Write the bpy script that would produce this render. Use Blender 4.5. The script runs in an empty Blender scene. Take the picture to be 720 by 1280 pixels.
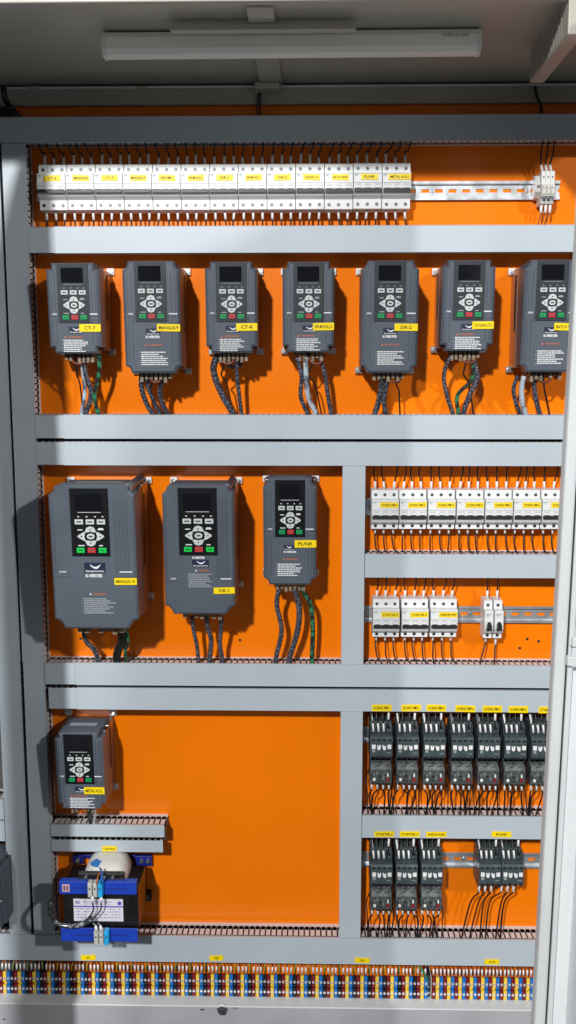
import bpy, math, random
from mathutils import Matrix, Vector
random.seed(7)
SC = bpy.context.scene
COL = SC.collection

# ------------------------------------------------------------------ camera
F, CX, CY, CZ, PIT, YAW, ROL = 1263.06, 0.029, -2.032, -0.019, 0.14928, 0.02232, -0.00057
def basis():
    cy, sy = math.cos(YAW), math.sin(YAW); cp, sp = math.cos(PIT), math.sin(PIT); cr, sr = math.cos(ROL), math.sin(ROL)
    x1 = Vector((cy, sy, 0)); y1 = Vector((-sy, cy, 0)); z = Vector((0, 0, 1))
    y2 = cp*y1 - sp*z; z2 = sp*y1 + cp*z
    return cr*x1 + sr*z2, y2, -sr*x1 + cr*z2
RX, RY, RZ = basis()
cam_d = bpy.data.cameras.new("camera"); cam = bpy.data.objects.new("camera", cam_d); COL.objects.link(cam)
cam.matrix_world = Matrix(((RX.x, RZ.x, -RY.x, CX), (RX.y, RZ.y, -RY.y, CY), (RX.z, RZ.z, -RY.z, CZ), (0, 0, 0, 1)))
cam_d.sensor_fit = 'VERTICAL'; cam_d.sensor_height = 36; cam_d.lens = F/1280*36
cam_d.clip_start = .05; cam_d.clip_end = 100
SC.camera = cam

def at(u, v, d):
    """world point on the vertical plane d metres in front of the mounting panel"""
    r = RX*(u-360)/F + RY + RZ*(640-v)/F
    t = (-d-CY)/r.y
    return Vector((CX+r.x*t, -d, CZ+r.z*t))

# ------------------------------------------------------------------ materials
MAT = {}
def mat(name, col, rough=.5, metal=0., spec=.5, noise=0., nscale=30., bump=0., bscale=200., col2=None, coat=0., lo=.35, hi=.65, trans=0., alpha=1.):
    if name in MAT: return MAT[name]
    m = bpy.data.materials.new(name); m.use_nodes = True
    n = m.node_tree.nodes; l = m.node_tree.links; b = n['Principled BSDF']
    b.inputs['Base Color'].default_value = (*col, 1); b.inputs['Roughness'].default_value = rough
    b.inputs['Metallic'].default_value = metal; b.inputs['Specular IOR Level'].default_value = spec
    b.inputs['Coat Weight'].default_value = coat; b.inputs['Coat Roughness'].default_value = .12
    b.inputs['Transmission Weight'].default_value = trans; b.inputs['Alpha'].default_value = alpha
    tc = n.new('ShaderNodeTexCoord')
    if noise or col2:
        t = n.new('ShaderNodeTexNoise'); t.inputs['Scale'].default_value = nscale; t.inputs['Detail'].default_value = 5
        l.new(tc.outputs['Object'], t.inputs['Vector'])
        r = n.new('ShaderNodeValToRGB'); r.color_ramp.elements[0].position = lo; r.color_ramp.elements[1].position = hi
        c2 = col2 or tuple(min(1, c*(1+noise)) for c in col); c1 = col if col2 else tuple(c*(1-noise) for c in col)
        r.color_ramp.elements[0].color = (*c1, 1); r.color_ramp.elements[1].color = (*c2, 1)
        l.new(t.outputs['Fac'], r.inputs['Fac']); l.new(r.outputs['Color'], b.inputs['Base Color'])
        q = n.new('ShaderNodeMapRange'); q.inputs['To Min'].default_value = max(.02, rough-.08); q.inputs['To Max'].default_value = min(1, rough+.1)
        l.new(t.outputs['Fac'], q.inputs['Value']); l.new(q.outputs['Result'], b.inputs['Roughness'])
    if bump:
        t2 = n.new('ShaderNodeTexNoise'); t2.inputs['Scale'].default_value = bscale; t2.inputs['Detail'].default_value = 4
        l.new(tc.outputs['Object'], t2.inputs['Vector'])
        bp = n.new('ShaderNodeBump'); bp.inputs['Strength'].default_value = bump; bp.inputs['Distance'].default_value = .001
        l.new(t2.outputs['Fac'], bp.inputs['Height']); l.new(bp.outputs['Normal'], b.inputs['Normal'])
    MAT[name] = m; return m
ORANGE = mat('orange_paint', (.90, .20, .0), .21, spec=.4, noise=.04, nscale=4, bump=.05, bscale=260, coat=.08)
DUCT = mat('duct_cover_plastic', (.45, .515, .572), .42, noise=.03, nscale=6)
FING = mat('duct_body_plastic', (.68, .65, .66), .5, noise=.04, nscale=9)
STEEL = mat('grey_painted_steel', (.68, .715, .735), .38, noise=.04, nscale=5, bump=.1, bscale=300)
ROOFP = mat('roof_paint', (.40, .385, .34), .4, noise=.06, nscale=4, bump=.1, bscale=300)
SILLM = mat('sill_paint', (.42, .43, .46), .45, noise=.1, nscale=7, bump=.15, bscale=120)
DARK = mat('black_rubber', (.012, .012, .013), .6)
GAS = mat('gasket_rubber', (.06, .06, .06), .7)
ZINC = mat('zinc_rail', (.62, .66, .70), .3, metal=.75, noise=.12, nscale=40)
CHROME = mat('screw_steel', (.75, .75, .74), .25, metal=.9)
SCREWD = mat('dull_screw', (.12, .13, .15), .4, metal=.6)
WHITE = mat('white_plastic', (.74, .76, .77), .35, noise=.03, nscale=20)
WHITE2 = mat('white_sleeve', (.80, .80, .81), .5)
OFFW = mat('ivory_plastic', (.55, .54, .50), .5)
HANDLE = mat('toggle_black', (.02, .025, .03), .35)
YEL = mat('yellow_tape', (.95, .70, .0), .45, noise=.03, nscale=50)
INK = mat('black_ink', (.03, .02, .0), .6)
PRINT = mat('grey_print', (.27, .30, .33), .6)
TEALP = mat('teal_print', (.35, .55, .52), .6)
WIRE = mat('black_wire', (.008, .008, .008), .4)
WORG = mat('orange_wire', (.55, .12, .015), .4)
WRED = mat('brown_wire', (.16, .03, .01), .4)
WGRN = mat('green_wire', (.02, .22, .08), .4)
WYG = mat('yellow_green_wire', (.25, .32, .05), .4)
WGRY = mat('grey_wire', (.3, .33, .36), .4)
BRAID = mat('braided_sleeve', (.018, .02, .032), .45, nscale=330, col2=(.20, .20, .25), lo=.48, hi=.62)
BRAIDG = mat('green_braided_sleeve', (.02, .02, .02), .45, nscale=110, col2=(.03, .22, .10), lo=.47, hi=.55)
BRAIDW = mat('grey_sheathed_cable', (.10, .12, .16), .4, nscale=60, col2=(.5, .58, .66), lo=.40, hi=.55)
VFD = mat('drive_plastic', (.086, .106, .136), .42, noise=.06, nscale=8, bump=.15, bscale=900)
VFDG = mat('drive_groove', (.045, .055, .075), .5)
HEAT = mat('drive_side_metal', (.07, .05, .05), .28, metal=.5, noise=.2, nscale=12)
HEATL = mat('heatsink_metal', (.34, .27, .26), .3, metal=.75, noise=.12, nscale=14)
HEATD = mat('heatsink_slot', (.01, .01, .01), .6)
KEYG = mat('keypad_grey', (.028, .034, .04), .4)
KEYB = mat('keypad_black', (.006, .007, .009), .3)
SCREEN = mat('screen_glass', (.004, .005, .008), .12, coat=.4)
BTN = mat('button_white', (.55, .59, .61), .4)
BGRN = mat('button_green', (.0, .33, .10), .4); BGRN2 = mat('button_bright_green', (.0, .62, .07), .4)
BRED = mat('button_red', (.62, .03, .05), .4); BTXT = mat('button_mark', (.03, .03, .04), .5)
NAVY = mat('logo_navy', (.015, .025, .06), .4)
PWHITE = mat('white_print', (.75, .77, .8), .5); PORG = mat('orange_print', (.62, .16, .06), .5); PFAINT = mat('faint_print', (.33, .36, .40), .5)
CONT = mat('contactor_plastic', (.050, .072, .082), .38, noise=.15, nscale=60)
CONTD = mat('contactor_hole', (.004, .004, .005), .6)
RELAY = mat('relay_plastic', (.065, .075, .08), .25, noise=.3, nscale=120)
RELAYT = mat('relay_shiny_hood', (.14, .155, .16), .18, noise=.5, nscale=120)
REDM = mat('red_mark', (.26, .015, .02), .4)
TBLUE = mat('transformer_blue', (.01, .048, .42), .35); TNAVY = mat('transformer_dark_blue', (.01, .02, .22), .3)
TBLK = mat('transformer_core', (.008, .008, .010), .35, noise=.4, nscale=90)
COIL = mat('coil_wrap', (.66, .66, .62), .45, noise=.04, nscale=15)
CBLUE = mat('light_blue_terminal', (.02, .38, .75), .35); CGREY = mat('grey_terminal', (.5, .5, .48), .4)
TB_BLACK = mat('terminal_black', (.012, .012, .02), .35); TB_MAR = mat('terminal_maroon', (.20, .012, .016), .35)
TB_YEL = mat('terminal_yellow', (.88, .60, .06), .35); TB_BLU = mat('terminal_blue', (.01, .17, .55), .35)
LAMPW = mat('lamp_diffuser', (.90, .88, .84), .4, noise=.02, nscale=4)
CLEAR = mat('clear_conduit', (.04, .045, .05), .12, nscale=140, col2=(.42, .44, .47), lo=.5, hi=.68)  # pale flecks in the colour stand in for highlights on the plastic

# ------------------------------------------------------------------ mesh building
class MB:
    def __init__(s): s.v = []; s.f = []; s.sm = []; s.mi = {}
    def add(s, v, f, smooth=False):
        o = len(s.v); s.v += [tuple(p) for p in v]; s.f += [[i+o for i in q] for q in f]; s.sm += [smooth]*len(f); return s
    def box(s, x0, x1, y0, y1, z0, z1):
        if x0 > x1: x0, x1 = x1, x0
        if y0 > y1: y0, y1 = y1, y0
        if z0 > z1: z0, z1 = z1, z0
        return s.add([(x0,y0,z0),(x1,y0,z0),(x1,y1,z0),(x0,y1,z0),(x0,y0,z1),(x1,y0,z1),(x1,y1,z1),(x0,y1,z1)],
                     [(0,3,2,1),(4,5,6,7),(0,1,5,4),(1,2,6,5),(2,3,7,6),(3,0,4,7)])
    def prism(s, pts, y0, y1):
        """xz outline (counter-clockwise seen from the front, -Y) extruded from y0 (front) to y1 (back)"""
        n = len(pts)
        v = [(x, y0, z) for x, z in pts]+[(x, y1, z) for x, z in pts]
        return s.add(v, [list(range(n)), list(range(2*n-1, n-1, -1))]+[[i, i+n, (i+1) % n+n, (i+1) % n] for i in range(n)])
    def profile(s, pts, x0, x1):
        """(y,z) outline extruded along x"""
        n = len(pts)
        v = [(x0, y, z) for y, z in pts]+[(x1, y, z) for y, z in pts]
        return s.add(v, [list(range(n-1, -1, -1)), list(range(n, 2*n))]+[[i, (i+1) % n, (i+1) % n+n, i+n] for i in range(n)])
    def disc(s, x, z, r, y0, y1, n=10, rz=None, smooth=False):
        rz = rz or r
        return s.prism([(x+r*math.cos(2*math.pi*i/n), z+rz*math.sin(2*math.pi*i/n)) for i in range(n)], y0, y1)
    def tube(s, path, r, n=7, sub=6, ribs=0.):
        P = [Vector(p) for p in path]
        if len(P) > 2:
            Q = [2*P[0]-P[1]]+P+[2*P[-1]-P[-2]]; R = []
            for i in range(1, len(Q)-2):
                a, b, c, d = Q[i-1:i+3]
                for k in range(sub):
                    t = k/sub
                    R.append(.5*((2*b)+(c-a)*t+(2*a-5*b+4*c-d)*t*t+(3*b-a-3*c+d)*t**3))
            R.append(P[-1]); P = R
        v = []; f = []; up = None
        for i, p in enumerate(P):
            t = (P[min(i+1, len(P)-1)]-P[max(i-1, 0)]).normalized()
            if up is None:
                up = Vector((0, 1, 0)) if abs(t.y) < .9 else Vector((1, 0, 0))
            a = t.cross(up).normalized(); up = a.cross(t).normalized(); rr = r*(1+(ribs if i % 2 else 0))
            for k in range(n):
                w = 2*math.pi*k/n; v.append(p+a*math.cos(w)*rr+up*math.sin(w)*rr)
        for i in range(len(P)-1):
            for k in range(n): f.append([i*n+k, (i+1)*n+k, (i+1)*n+(k+1) % n, i*n+(k+1) % n])
        f += [list(range(n)), list(range(len(P)*n-1, len(P)*n-n-1, -1))]
        return s.add(v, f, True)
    def join(s, o, k):
        n = len(s.f); s.add(o.v, o.f)
        for i in range(n, len(s.f)): s.sm[i] = o.sm[i-n]; s.mi[i] = k
        return s
    def warp(s, fn): s.v = [fn(p) for p in s.v]; return s
    def mesh(s, name):
        m = bpy.data.meshes.new(name); m.from_pydata(s.v, [], s.f); m.polygons.foreach_set('use_smooth', s.sm)
        for i, k in s.mi.items(): m.polygons[i].material_index = k
        m.update(); return m

def link(name, data, m=None, parent=None, loc=(0, 0, 0), bevel=0):
    if isinstance(data, MB): data = data.mesh(name)
    if m and not data.materials:
        for q in (m if isinstance(m, (list, tuple)) else [m]): data.materials.append(q)
    o = bpy.data.objects.new(name, data); COL.objects.link(o); o.location = loc
    if parent: o.parent = parent
    if bevel:
        b = o.modifiers.new('bevel', 'BEVEL'); b.width = bevel; b.segments = 2; b.limit_method = 'ANGLE'; b.angle_limit = math.radians(40)
    return o
def tag(o, label, cat, group=None):
    o['label'] = label; o['category'] = cat
    if group: o['group'] = group
    return o
def thing(name, loc, label, cat, group=None):
    o = bpy.data.objects.new(name, None); COL.objects.link(o); o.location = loc; o.empty_display_size = .02
    return tag(o, label, cat, group)

TXT = {}
def text_geom(t):
    if t not in TXT:
        c = bpy.data.curves.new('lettering', 'FONT'); c.body = t; c.size = 1; c.resolution_u = 2; c.offset = .018
        o = bpy.data.objects.new('lettering', c); COL.objects.link(o)
        dg = bpy.context.evaluated_depsgraph_get(); me = bpy.data.meshes.new_from_object(o.evaluated_get(dg))
        v = [p.co.copy() for p in me.vertices]; f = [list(p.vertices) for p in me.polygons]
        bpy.data.objects.remove(o); bpy.data.meshes.remove(me); bpy.data.curves.remove(c)
        TXT[t] = (v, f)
    return TXT[t]
def text(mb, t, x0, x1, z0, z1, y):
    v, f = text_geom(t)
    ax, bx = min(p.x for p in v), max(p.x for p in v); az, bz = min(p.y for p in v), max(p.y for p in v)
    return mb.add([(x0+(p.x-ax)/(bx-ax)*(x1-x0), y, z0+(p.y-az)/(bz-az)*(z1-z0)) for p in v], f)
def sticker(parent, t, x0, x1, z0, z1, y, fn=None, shrink=.12, name='name_label'):
    """yellow printed tape (a part) with its lettering (a sub-part)"""
    jit = random.uniform(-.0006, .0006)
    a = MB().prism([(x0, z0+jit), (x1, z0-jit), (x1, z1-jit), (x0, z1+jit)], y-.0007, y+.0004)
    b = MB(); w = x1-x0; h = z1-z0; tw_ = min(w*.84, len(t)*h*.38); xm_ = (x0+x1)/2; text(b, t, xm_-tw_/2, xm_+tw_/2, z0+h*.27, z1-h*.27, y-.0010)
    if fn: a.warp(fn); b.warp(fn)
    p = link(name, a, YEL, parent); link('lettering', b, INK, p); return p

# ------------------------------------------------------------------ cable ducts
DD = .060
def comb(mb, a0, a1, c, axis, sgn):
    """slotted side wall: runs along axis at cross coordinate c, fingers reach from the panel to the cover"""
    P = .0118; n = int((a1-a0)/P); off = (a1-a0-n*P)/2
    def bx(p, q, y0, y1):
        if axis == 'x': mb.box(p, q, y0, y1, c, c+sgn*.0018)
        else: mb.box(c, c+sgn*.0018, y0, y1, p, q)
    bx(a0, a1, -.011, -.0005)
    for i in range(n):
        m = a0+off+P*(i+.5)
        bx(m-.0043, m+.0043, -.0568, -.011); bx(m-.0047, m+.0047, -.0568, -.046); bx(m-.0046, m+.0046, -.024, -.011)
def duct(label, x0, x1, z0, z1, vert=False, joints=(), up=0, group='slotted cable ducts framing the panel', name='cable_duct', depth=DD):
    o = thing(name, ((x0+x1)/2, 0, z0), label, 'cable duct', group)
    ox, oz = (x0+x1)/2, z0
    b = MB(); b.box(x0-ox+.002, x1-ox-.002, -.0025, -.0003, z0-oz+.002, z1-oz-.002)
    if vert: comb(b, z0-oz, z1-oz, x0-ox+.0025, 'z', 1); comb(b, z0-oz, z1-oz, x1-ox-.0025, 'z', -1)
    else: comb(b, x0-ox, x1-ox, z0-oz+.0025, 'x', 1); comb(b, x0-ox, x1-ox, z1-oz-.0025+up, 'x', -1)
    wb = MB(); hw_ = ((x1-x0) if vert else (z1-z0))/2-.0125; nn = max(1, int(hw_*2/.0125)); mid = 0 if vert else (z1-z0)/2  # dark wire runs added inside so the slots read black
    for i in range(nn+1):
        for dpt in (-.010, -.0225, -.035, -.0475):
            q = mid-hw_+2*hw_*i/max(1, nn)+random.uniform(-.001, .001)
            e_ = .004
            if vert: wb.tube([(q, dpt, e_), (q, dpt, z1-z0-e_)], .0064, 6)
            else: wb.tube([(x0-ox+e_, dpt, q), (x1-ox-e_, dpt, q)], .0064, 6)
    wf = b
    b.join(wb, 1)
    link('duct_body', b, [FING, WIRE], o)
    segs = [x0-ox]+[j-ox for j in joints]+[x1-ox] if not vert else [z0-oz]+[j-oz for j in joints]+[z1-oz]
    for i in range(len(segs)-1):
        p, q = segs[i]+.0009, segs[i+1]-.0009; c = MB(); j = (i % 2)*.0009
        if vert: c.profile([(-DD-j, 0), (-DD-j, 1), (-.051, 1), (-.051, 0)], x0-ox, x1-ox); c.v = []; c.f = []; c.sm = []
        lo, hi = (x0-ox, x1-ox) if vert else (z0-oz, z1-oz)
        U = [(lo-j, -.052), (lo-j, -DD-j), (hi+j, -DD-j), (hi+j, -.052), (hi+j-.0018, -.052), (hi+j-.0018, -DD-j+.0018), (lo-j+.0018, -DD-j+.0018), (lo-j+.0018, -.052)]
        n = 8
        if vert: v = [(u, y, p) for u, y in U]+[(u, y, q) for u, y in U]
        else: v = [(p, y, u) for u, y in U]+[(q, y, u) for u, y in U]
        f = [[i2, (i2+1) % n, (i2+1) % n+n, i2+n] for i2 in range(n)]+[[0, 1, 6, 7], [1, 2, 5, 6], [2, 3, 4, 5]]+[[7+n, 6+n, 1+n, 0+n], [6+n, 5+n, 2+n, 1+n], [5+n, 4+n, 3+n, 2+n]]
        c.add(v, f)
        link('duct_cover', c, DUCT, o, bevel=.0007)
    return o
X = lambda u, v, d=DD: at(u, v, d).x
Z = lambda u, v, d=DD: at(u, v, d).z
xl0, xl1 = -.553, -.5115               # left vertical duct
xm0, xm1 = .0925, .1362                # middle vertical duct
xr = .66
def hz(pts): return sum(Z(u, v) for u, v in pts)/len(pts)
zH = dict(
 H1=(hz([(80, 177), (700, 175.5)]), hz([(40, 146), (680, 143.5)])),
 H2=(hz([(150, 315.5), (680, 314)]), hz([(150, 283), (690, 282.7)])),
 H3=(hz([(90, 548.8), (700, 546.7)]), hz([(80, 521), (700, 518)])),
 H4=(hz([(80, 582.5), (430, 581), (700, 580)]), hz([(80, 554), (700, 552.5)])),
 H5=(hz([(60, 852.5), (430, 857.2), (680, 861.7)]), hz([(60, 828), (430, 831.7), (690, 834)])),
 H6=(hz([(80, 884), (430, 888.3), (680, 890.8)]), hz([(80, 859), (430, 862.5), (680, 866)])),
 H7=(hz([(50, 1200), (440, 1205), (650, 1207.5)]), hz([(20, 1170), (440, 1172.5), (650, 1176)])))
g = .0015
d1 = duct('shaded grey cable duct running across the very top of the orange panel', -.80, xr, *zH['H1'])
d2 = duct('grey cable duct directly under the long top row of white breakers', xl1+g, xr, *zH['H2'], joints=(X(68, 300),))
d3 = duct('grey cable duct directly under the row of seven motor drives', xl1+g, xr, *zH['H3'], up=.0032, joints=(X(80, 535),))
d4 = duct('grey cable duct directly above the three larger drives', xl1+g, xr, *zH['H4'], up=.004, joints=(X(80, 570),))
d5 = duct('grey cable duct directly under the three larger drives', xl1+g, xr, *zH['H5'], joints=(X(94, 840),))
d6 = duct('grey cable duct above the bare orange bay, carrying a row of yellow labels over contactors', xl1+g+.006, xr, *zH['H6'], up=.003, joints=(X(96, 870),))
d7 = duct('grey cable duct above the coloured terminal strip, with four small yellow labels', -.80, xr, *zH['H7'])
duct('tall grey vertical duct left of all the drives, right of the black gap', xl0, xl1, zH['H7'][1]+g, zH['H1'][0]-g, vert=True, joints=(Z(40, 828),))
duct('grey vertical duct at the far left edge of the photo, left of the black gap', X(8, 1064), X(18.5, 700)+.0005, zH['H7'][1]+g, zH['H1'][0]-g, vert=True, joints=(Z(10, 826),))
duct('short vertical duct between the three larger drives and the small breaker rows', xm0, xm1, zH['H5'][1]+g, zH['H4'][0]-g, vert=True)
duct('vertical duct between the bare orange bay and the contactors', xm0, xm1, zH['H7'][1]+g, zH['H6'][0]-g, vert=True)
r1 = duct('short grey duct between the two small rows of white breakers', xm1+g, xr, hz([(460, 721), (690, 723)]), hz([(460, 692.5), (690, 694)]))
r2 = duct('short grey duct between the two rows of black contactors', xm1+g, xr, hz([(460, 1047), (670, 1048.5)]), hz([(460, 1020), (670, 1021.5)]))
s1 = duct('small open-ended grey duct just below the lone drive on the left', xl1+g, X(205.5, 1040), Z(130, 1045.6), Z(130, 1031.7))
s2 = duct('small open-ended grey duct just above the blue transformer', xl1+g, X(203.7, 1057), Z(130, 1064.3), Z(130, 1050.7), up=.003)
duct('stub of grey duct cut off by the left photo edge, upper of two', -.80, X(8, 1064)-.0015, Z(0, 1024), Z(0, 1000), group='duct stubs in the neighbouring bay')
duct('stub of grey duct cut off by the left photo edge, lower of two', -.80, X(8, 1064)-.0015, Z(0, 1051), Z(0, 1027), group='duct stubs in the neighbouring bay')
def duct_label(d, t, u0, u1, v0, v1):
    a = at(u0, v1, DD); b = at(u1, v0, DD)
    sticker(d, t, a.x-d.location.x, b.x-d.location.x, a.z-d.location.z, b.z-d.location.z, -DD-.0012, shrink=.2 if len(t) < 4 else .1)
for i, (u0, u1, v) in enumerate([(465, 489.5, 880.5), (501.5, 526, 880.5), (533, 557.5, 880.7), (569, 594, 881.5), (603, 627.5, 882), (635.5, 660, 882.5), (673, 697, 883)]):
    duct_label(d6, 'DOSING PMP-%d' % (i+1) if i < 6 else 'STARTER-1', u0, u1, v, v+8)
for t, u0, u1, v in (('STARTER-2', 468, 492.5, 1039), ('STARTER-3', 499.5, 524.5, 1039), ('INVERTER POWER', 532.5, 558, 1039.5), ('PL/NR', 614.5, 639, 1039.3)):
    duct_label(r2, t, u0, u1, v, v+6.5)
for t, u0, u1, v in (('X7', 101.5, 119.5, 1193.5), ('X8', 262, 279, 1194), ('X9', 443.5, 462, 1197), ('X10', 605.5, 624, 1198.8)):
    duct_label(d7, t, u0, u1, v, v+6)
duct_label(s2, 'CONTROL', 128, 146, 1057.5, 1063.5)

# ------------------------------------------------------------------ mounting panels
xg = X(20, 640, 0)   # black gap
def holes(p, pts):
    for u, v in pts:
        q = at(u, v, 0)-p.location; h = MB(); h.disc(q.x, q.z, .0028, -.0011, .001, 10); link('screw_hole', h, DARK, p)
# ------------------------------------------------------------------ DIN rails
def rail(label, u0, u1, v0, v1, x0=None, x1=None):
    a, b = at(u0, v1, .005), at(u1, v0, .005); x0 = a.x if x0 is None else x0; x1 = b.x if x1 is None else x1; zc = (a.z+b.z)/2
    o = thing('mounting_rail', ((x0+x1)/2, 0, zc), label, 'metal rail', 'slotted metal rails'); m = MB(); w = (x1-x0)/2
    t = .0012
    for s in (1, -1):
        m.box(-w, w, -.0087, -.0075, s*.0175, s*.0128); m.box(-w, w, -.0075, -.0012, s*.0128, s*.0116); m.box(-w, w, -.0022, -.0010, s*.0128, s*.0032)
    P = .0262; n = int(2*w/P); e = (2*w-n*P)/2; c = -w
    for i in range(n+1):
        q = -w+e+P*i; m.box(max(-w, q-.0055), min(w, q+.0055), -.0022, -.0010, -.0032, .0032)
    link('rail_strip', m, ZINC, o)
    for i in range(1, n, 7):
        k = MB(); q = -w+e+P*i; k.disc(q, 0, .0032, -.0042, -.002, 12); link('screw', k, CHROME, o)
rail('metal rail under the top row of breakers, its bare right half showing oval slots', 46, 700, 228, 250.5)
rail('metal rail behind the seven upper right breakers', 457, 706, 623, 644, x0=xm1+.001)
rail('metal rail carrying the two narrow single breakers, bare at its right end', 457, 697, 757.5, 777.5, x0=xm1+.001, x1=xr-.002)
rail('metal rail behind the seven contactors of the upper row', 457, 690, 908.5, 928, x0=xm1+.001, x1=xr-.002)
rail('metal rail behind the lower contactors, bare between the third and fourth', 457, 684, 1064, 1084, x0=xm1+.001, x1=xr-.002)
rail('metal rail under the long strip of coloured terminals', 0, 668, 1222, 1245, x0=-.78, x1=xr-.004)

# ------------------------------------------------------------------ wires
def wire(pts, label, m=WIRE, r=.0016, ferr=None, group='black wires of the switchgear', cat='wire', name='wire', fr=.0024):
    """pts: pixel triples (u, v, depth); ferr: (index a, index b) of the white marker sleeve"""
    P = [at(*q) for q in pts]; o0 = P[0]
    o = link(name, MB().tube([p-o0 for p in P], r, 6, 5), m, None, o0); tag(o, label, cat, group)
    if ferr:
        a, b = P[ferr[0]]-o0, P[ferr[1]]-o0
        link('marker_sleeve', MB().tube([a, b], fr, 8), WHITE2, o)
    return o
J = lambda a: random.uniform(-a, a)

# ------------------------------------------------------------------ breakers
def brk_body(n, pw=.018, low=False):
    w = n*pw-.0006; m = MB()
    x0 = .0003; x1 = n*pw-.0004
    if low: m.profile([(-.006, 0), (-.044, 0), (-.0445, -.0165), (-.0600, -.0175), (-.0605, -.0550), (-.0560, -.0630), (-.0455, -.0690), (-.0445, -.0700), (-.0445, -.0780), (-.006, -.0800)], x0, x1)
    else: m.profile([(-.006, 0), (-.044, 0), (-.0445, -.0175), (-.0600, -.0185), (-.0605, -.0540), (-.0545, -.0600), (-.0445, -.0655), (-.0445, -.0835), (-.006, -.0855)], x0, x1)
    return m
def brk_details(n, pw=.018):
    scr = MB(); scr.disc(0, 0, .0031, -.0010, .001, 14)
    scr2 = MB(); scr2.disc(0, 0, .0021, -.0016, .001, 12)
    return scr, scr2
SCR_D = None
MESH = {}
def cached(key, fn):
    if key not in MESH: MESH[key] = fn()
    return MESH[key]
def m_screw():
    m = MB(); m.disc(0, 0, .0032, -.0006, .0005, 14); m.disc(0, 0, .0022, -.0012, .0005, 12); me = m.mesh('screw')
    me.materials.append(SCREWD); me.materials.append(CONTD)
    return me
def m_screw_hole():
    m = MB(); m.disc(0, 0, .0032, -.0006, .0005, 14); me = m.mesh('screw_hole'); me.materials.append(CONTD); return me
def m_toggle(n):
    def f():
        pw = .018; m = MB(); m.box(.0012, n*pw-.0016, -.0655, -.0612, -.0545, -.0485)
        for k in range(n): m.box(k*pw+.0045, (k+1)*pw-.0045, -.0635, -.0595, -.0515, -.0475)
        m.box(.0012, n*pw-.0016, -.0660, -.0655, -.0520, -.0514)
        me = m.mesh('toggle'); me.materials.append(HANDLE); return me
    return f
def m_marks(n):
    def f():
        pw = .018; m = MB(); y = -.0609
        m.box(.0006, n*pw-.001, -.0612, y, -.0378, -.0373); m.box(.0006, n*pw-.001, -.0609, -.0603, -.0215, -.0212)
        for k in range(n):
            x0 = k*pw+.003; x1 = (k+1)*pw-.003
            m.box(x0, x1, -.0609, -.0603, -.0400, -.0397); m.box(x0, x0+.0004, -.0609, -.0603, -.0478, -.0400); m.box(x1-.0004, x1, -.0609, -.0603, -.0478, -.0400)
            m.box(x0+.002, x1-.002, -.0609, -.0603, -.0425, -.0418)
        m.v = [(x, min(max(yy, -.0611), -.0600), z) for x, yy, z in m.v]
        me = m.mesh('printed_marks'); me.materials.append(PRINT); return me
    return f
def m_teal():
    m = MB(); m.box(.0022, .0085, -.0611, -.0600, -.0232, -.0222); m.box(.0022, .0075, -.0611, -.0600, -.0250, -.0245); me = m.mesh('printed_badge'); me.materials.append(TEALP); return me
def breaker(loc, n, label, group, tx=None, lab=None, grp_dark=False):
    o = thing('circuit_breaker', loc, label, 'circuit breaker', group)
    def body():
        me = brk_body(n, low=grp_dark).mesh('housing'); me.materials.append(WHITE); return me
    link('housing', cached(('b', n, grp_dark), body), None, o, bevel=.0006)
    link('toggle', cached(('t', n), m_toggle(n)), None, o)
    link('printed_marks', cached(('m', n), m_marks(n)), None, o)
    link('printed_badge', cached('teal', m_teal), None, o)
    for k in range(n):
        link('screw', cached('s', m_screw), None, o, (k*.018+.0088, -.0446, -.0095))
        link('screw', cached('s', m_screw) if not grp_dark else cached('sh', m_screw_hole), None, o, (k*.018+.0088, -.0447, -.0750 if not grp_dark else -.0715))
    if tx: sticker(o, tx, lab[0], lab[1], -.0328, -.0225, -.0610, shrink=.12 if len(tx) > 4 else .25)
    return o
ORD = ['leftmost', 'second', 'third', 'fourth', 'fifth', 'sixth', 'seventh', 'eighth', 'ninth', 'tenth', 'eleventh', 'twelfth', 'thirteenth']
POLE = ['left', 'middle', 'right']
top_txt = ['CT-6', 'MANGLE-8', 'CT-7', 'MANGLE-9', 'DRUM-1', 'DRUM ROLL-1', 'DR-1', 'DRUM ROLL-2', 'DR-2', 'COOLING CYL', 'BATCH DRIVE', 'PL/NR', 'METAL ROLL']
zt_row = Z(280, 205, .044)
xa = X(46, 235, .061); xb = X(514.5, 235, .061); pitch = (xb-xa)/13
def wires_for(bx, bz, n, desc, up_u, low_u, grp, pw=.018, upv=None, lowv=None, fl=.016):
    pass
def pix(p):
    r = Vector(p)-Vector((CX, CY, CZ)); y = r.dot(RY); return 360+F*r.dot(RX)/y, 640-F*r.dot(RZ)/y
def wpath(P, label, m=WIRE, r=.0016, ferr=None, group=None, cat='wire', name='wire', fr=.0024, fm=None):
    P = [Vector(p) for p in P]; o0 = P[0]
    o = link(name, MB().tube([p-o0 for p in P], r, 6, 5), m, None, o0); tag(o, label, cat, group)
    if ferr: link('marker_sleeve', MB().tube([Vector(ferr[0])-o0, Vector(ferr[1])-o0], fr, 8), fm or WHITE2, o)
    return o
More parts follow.
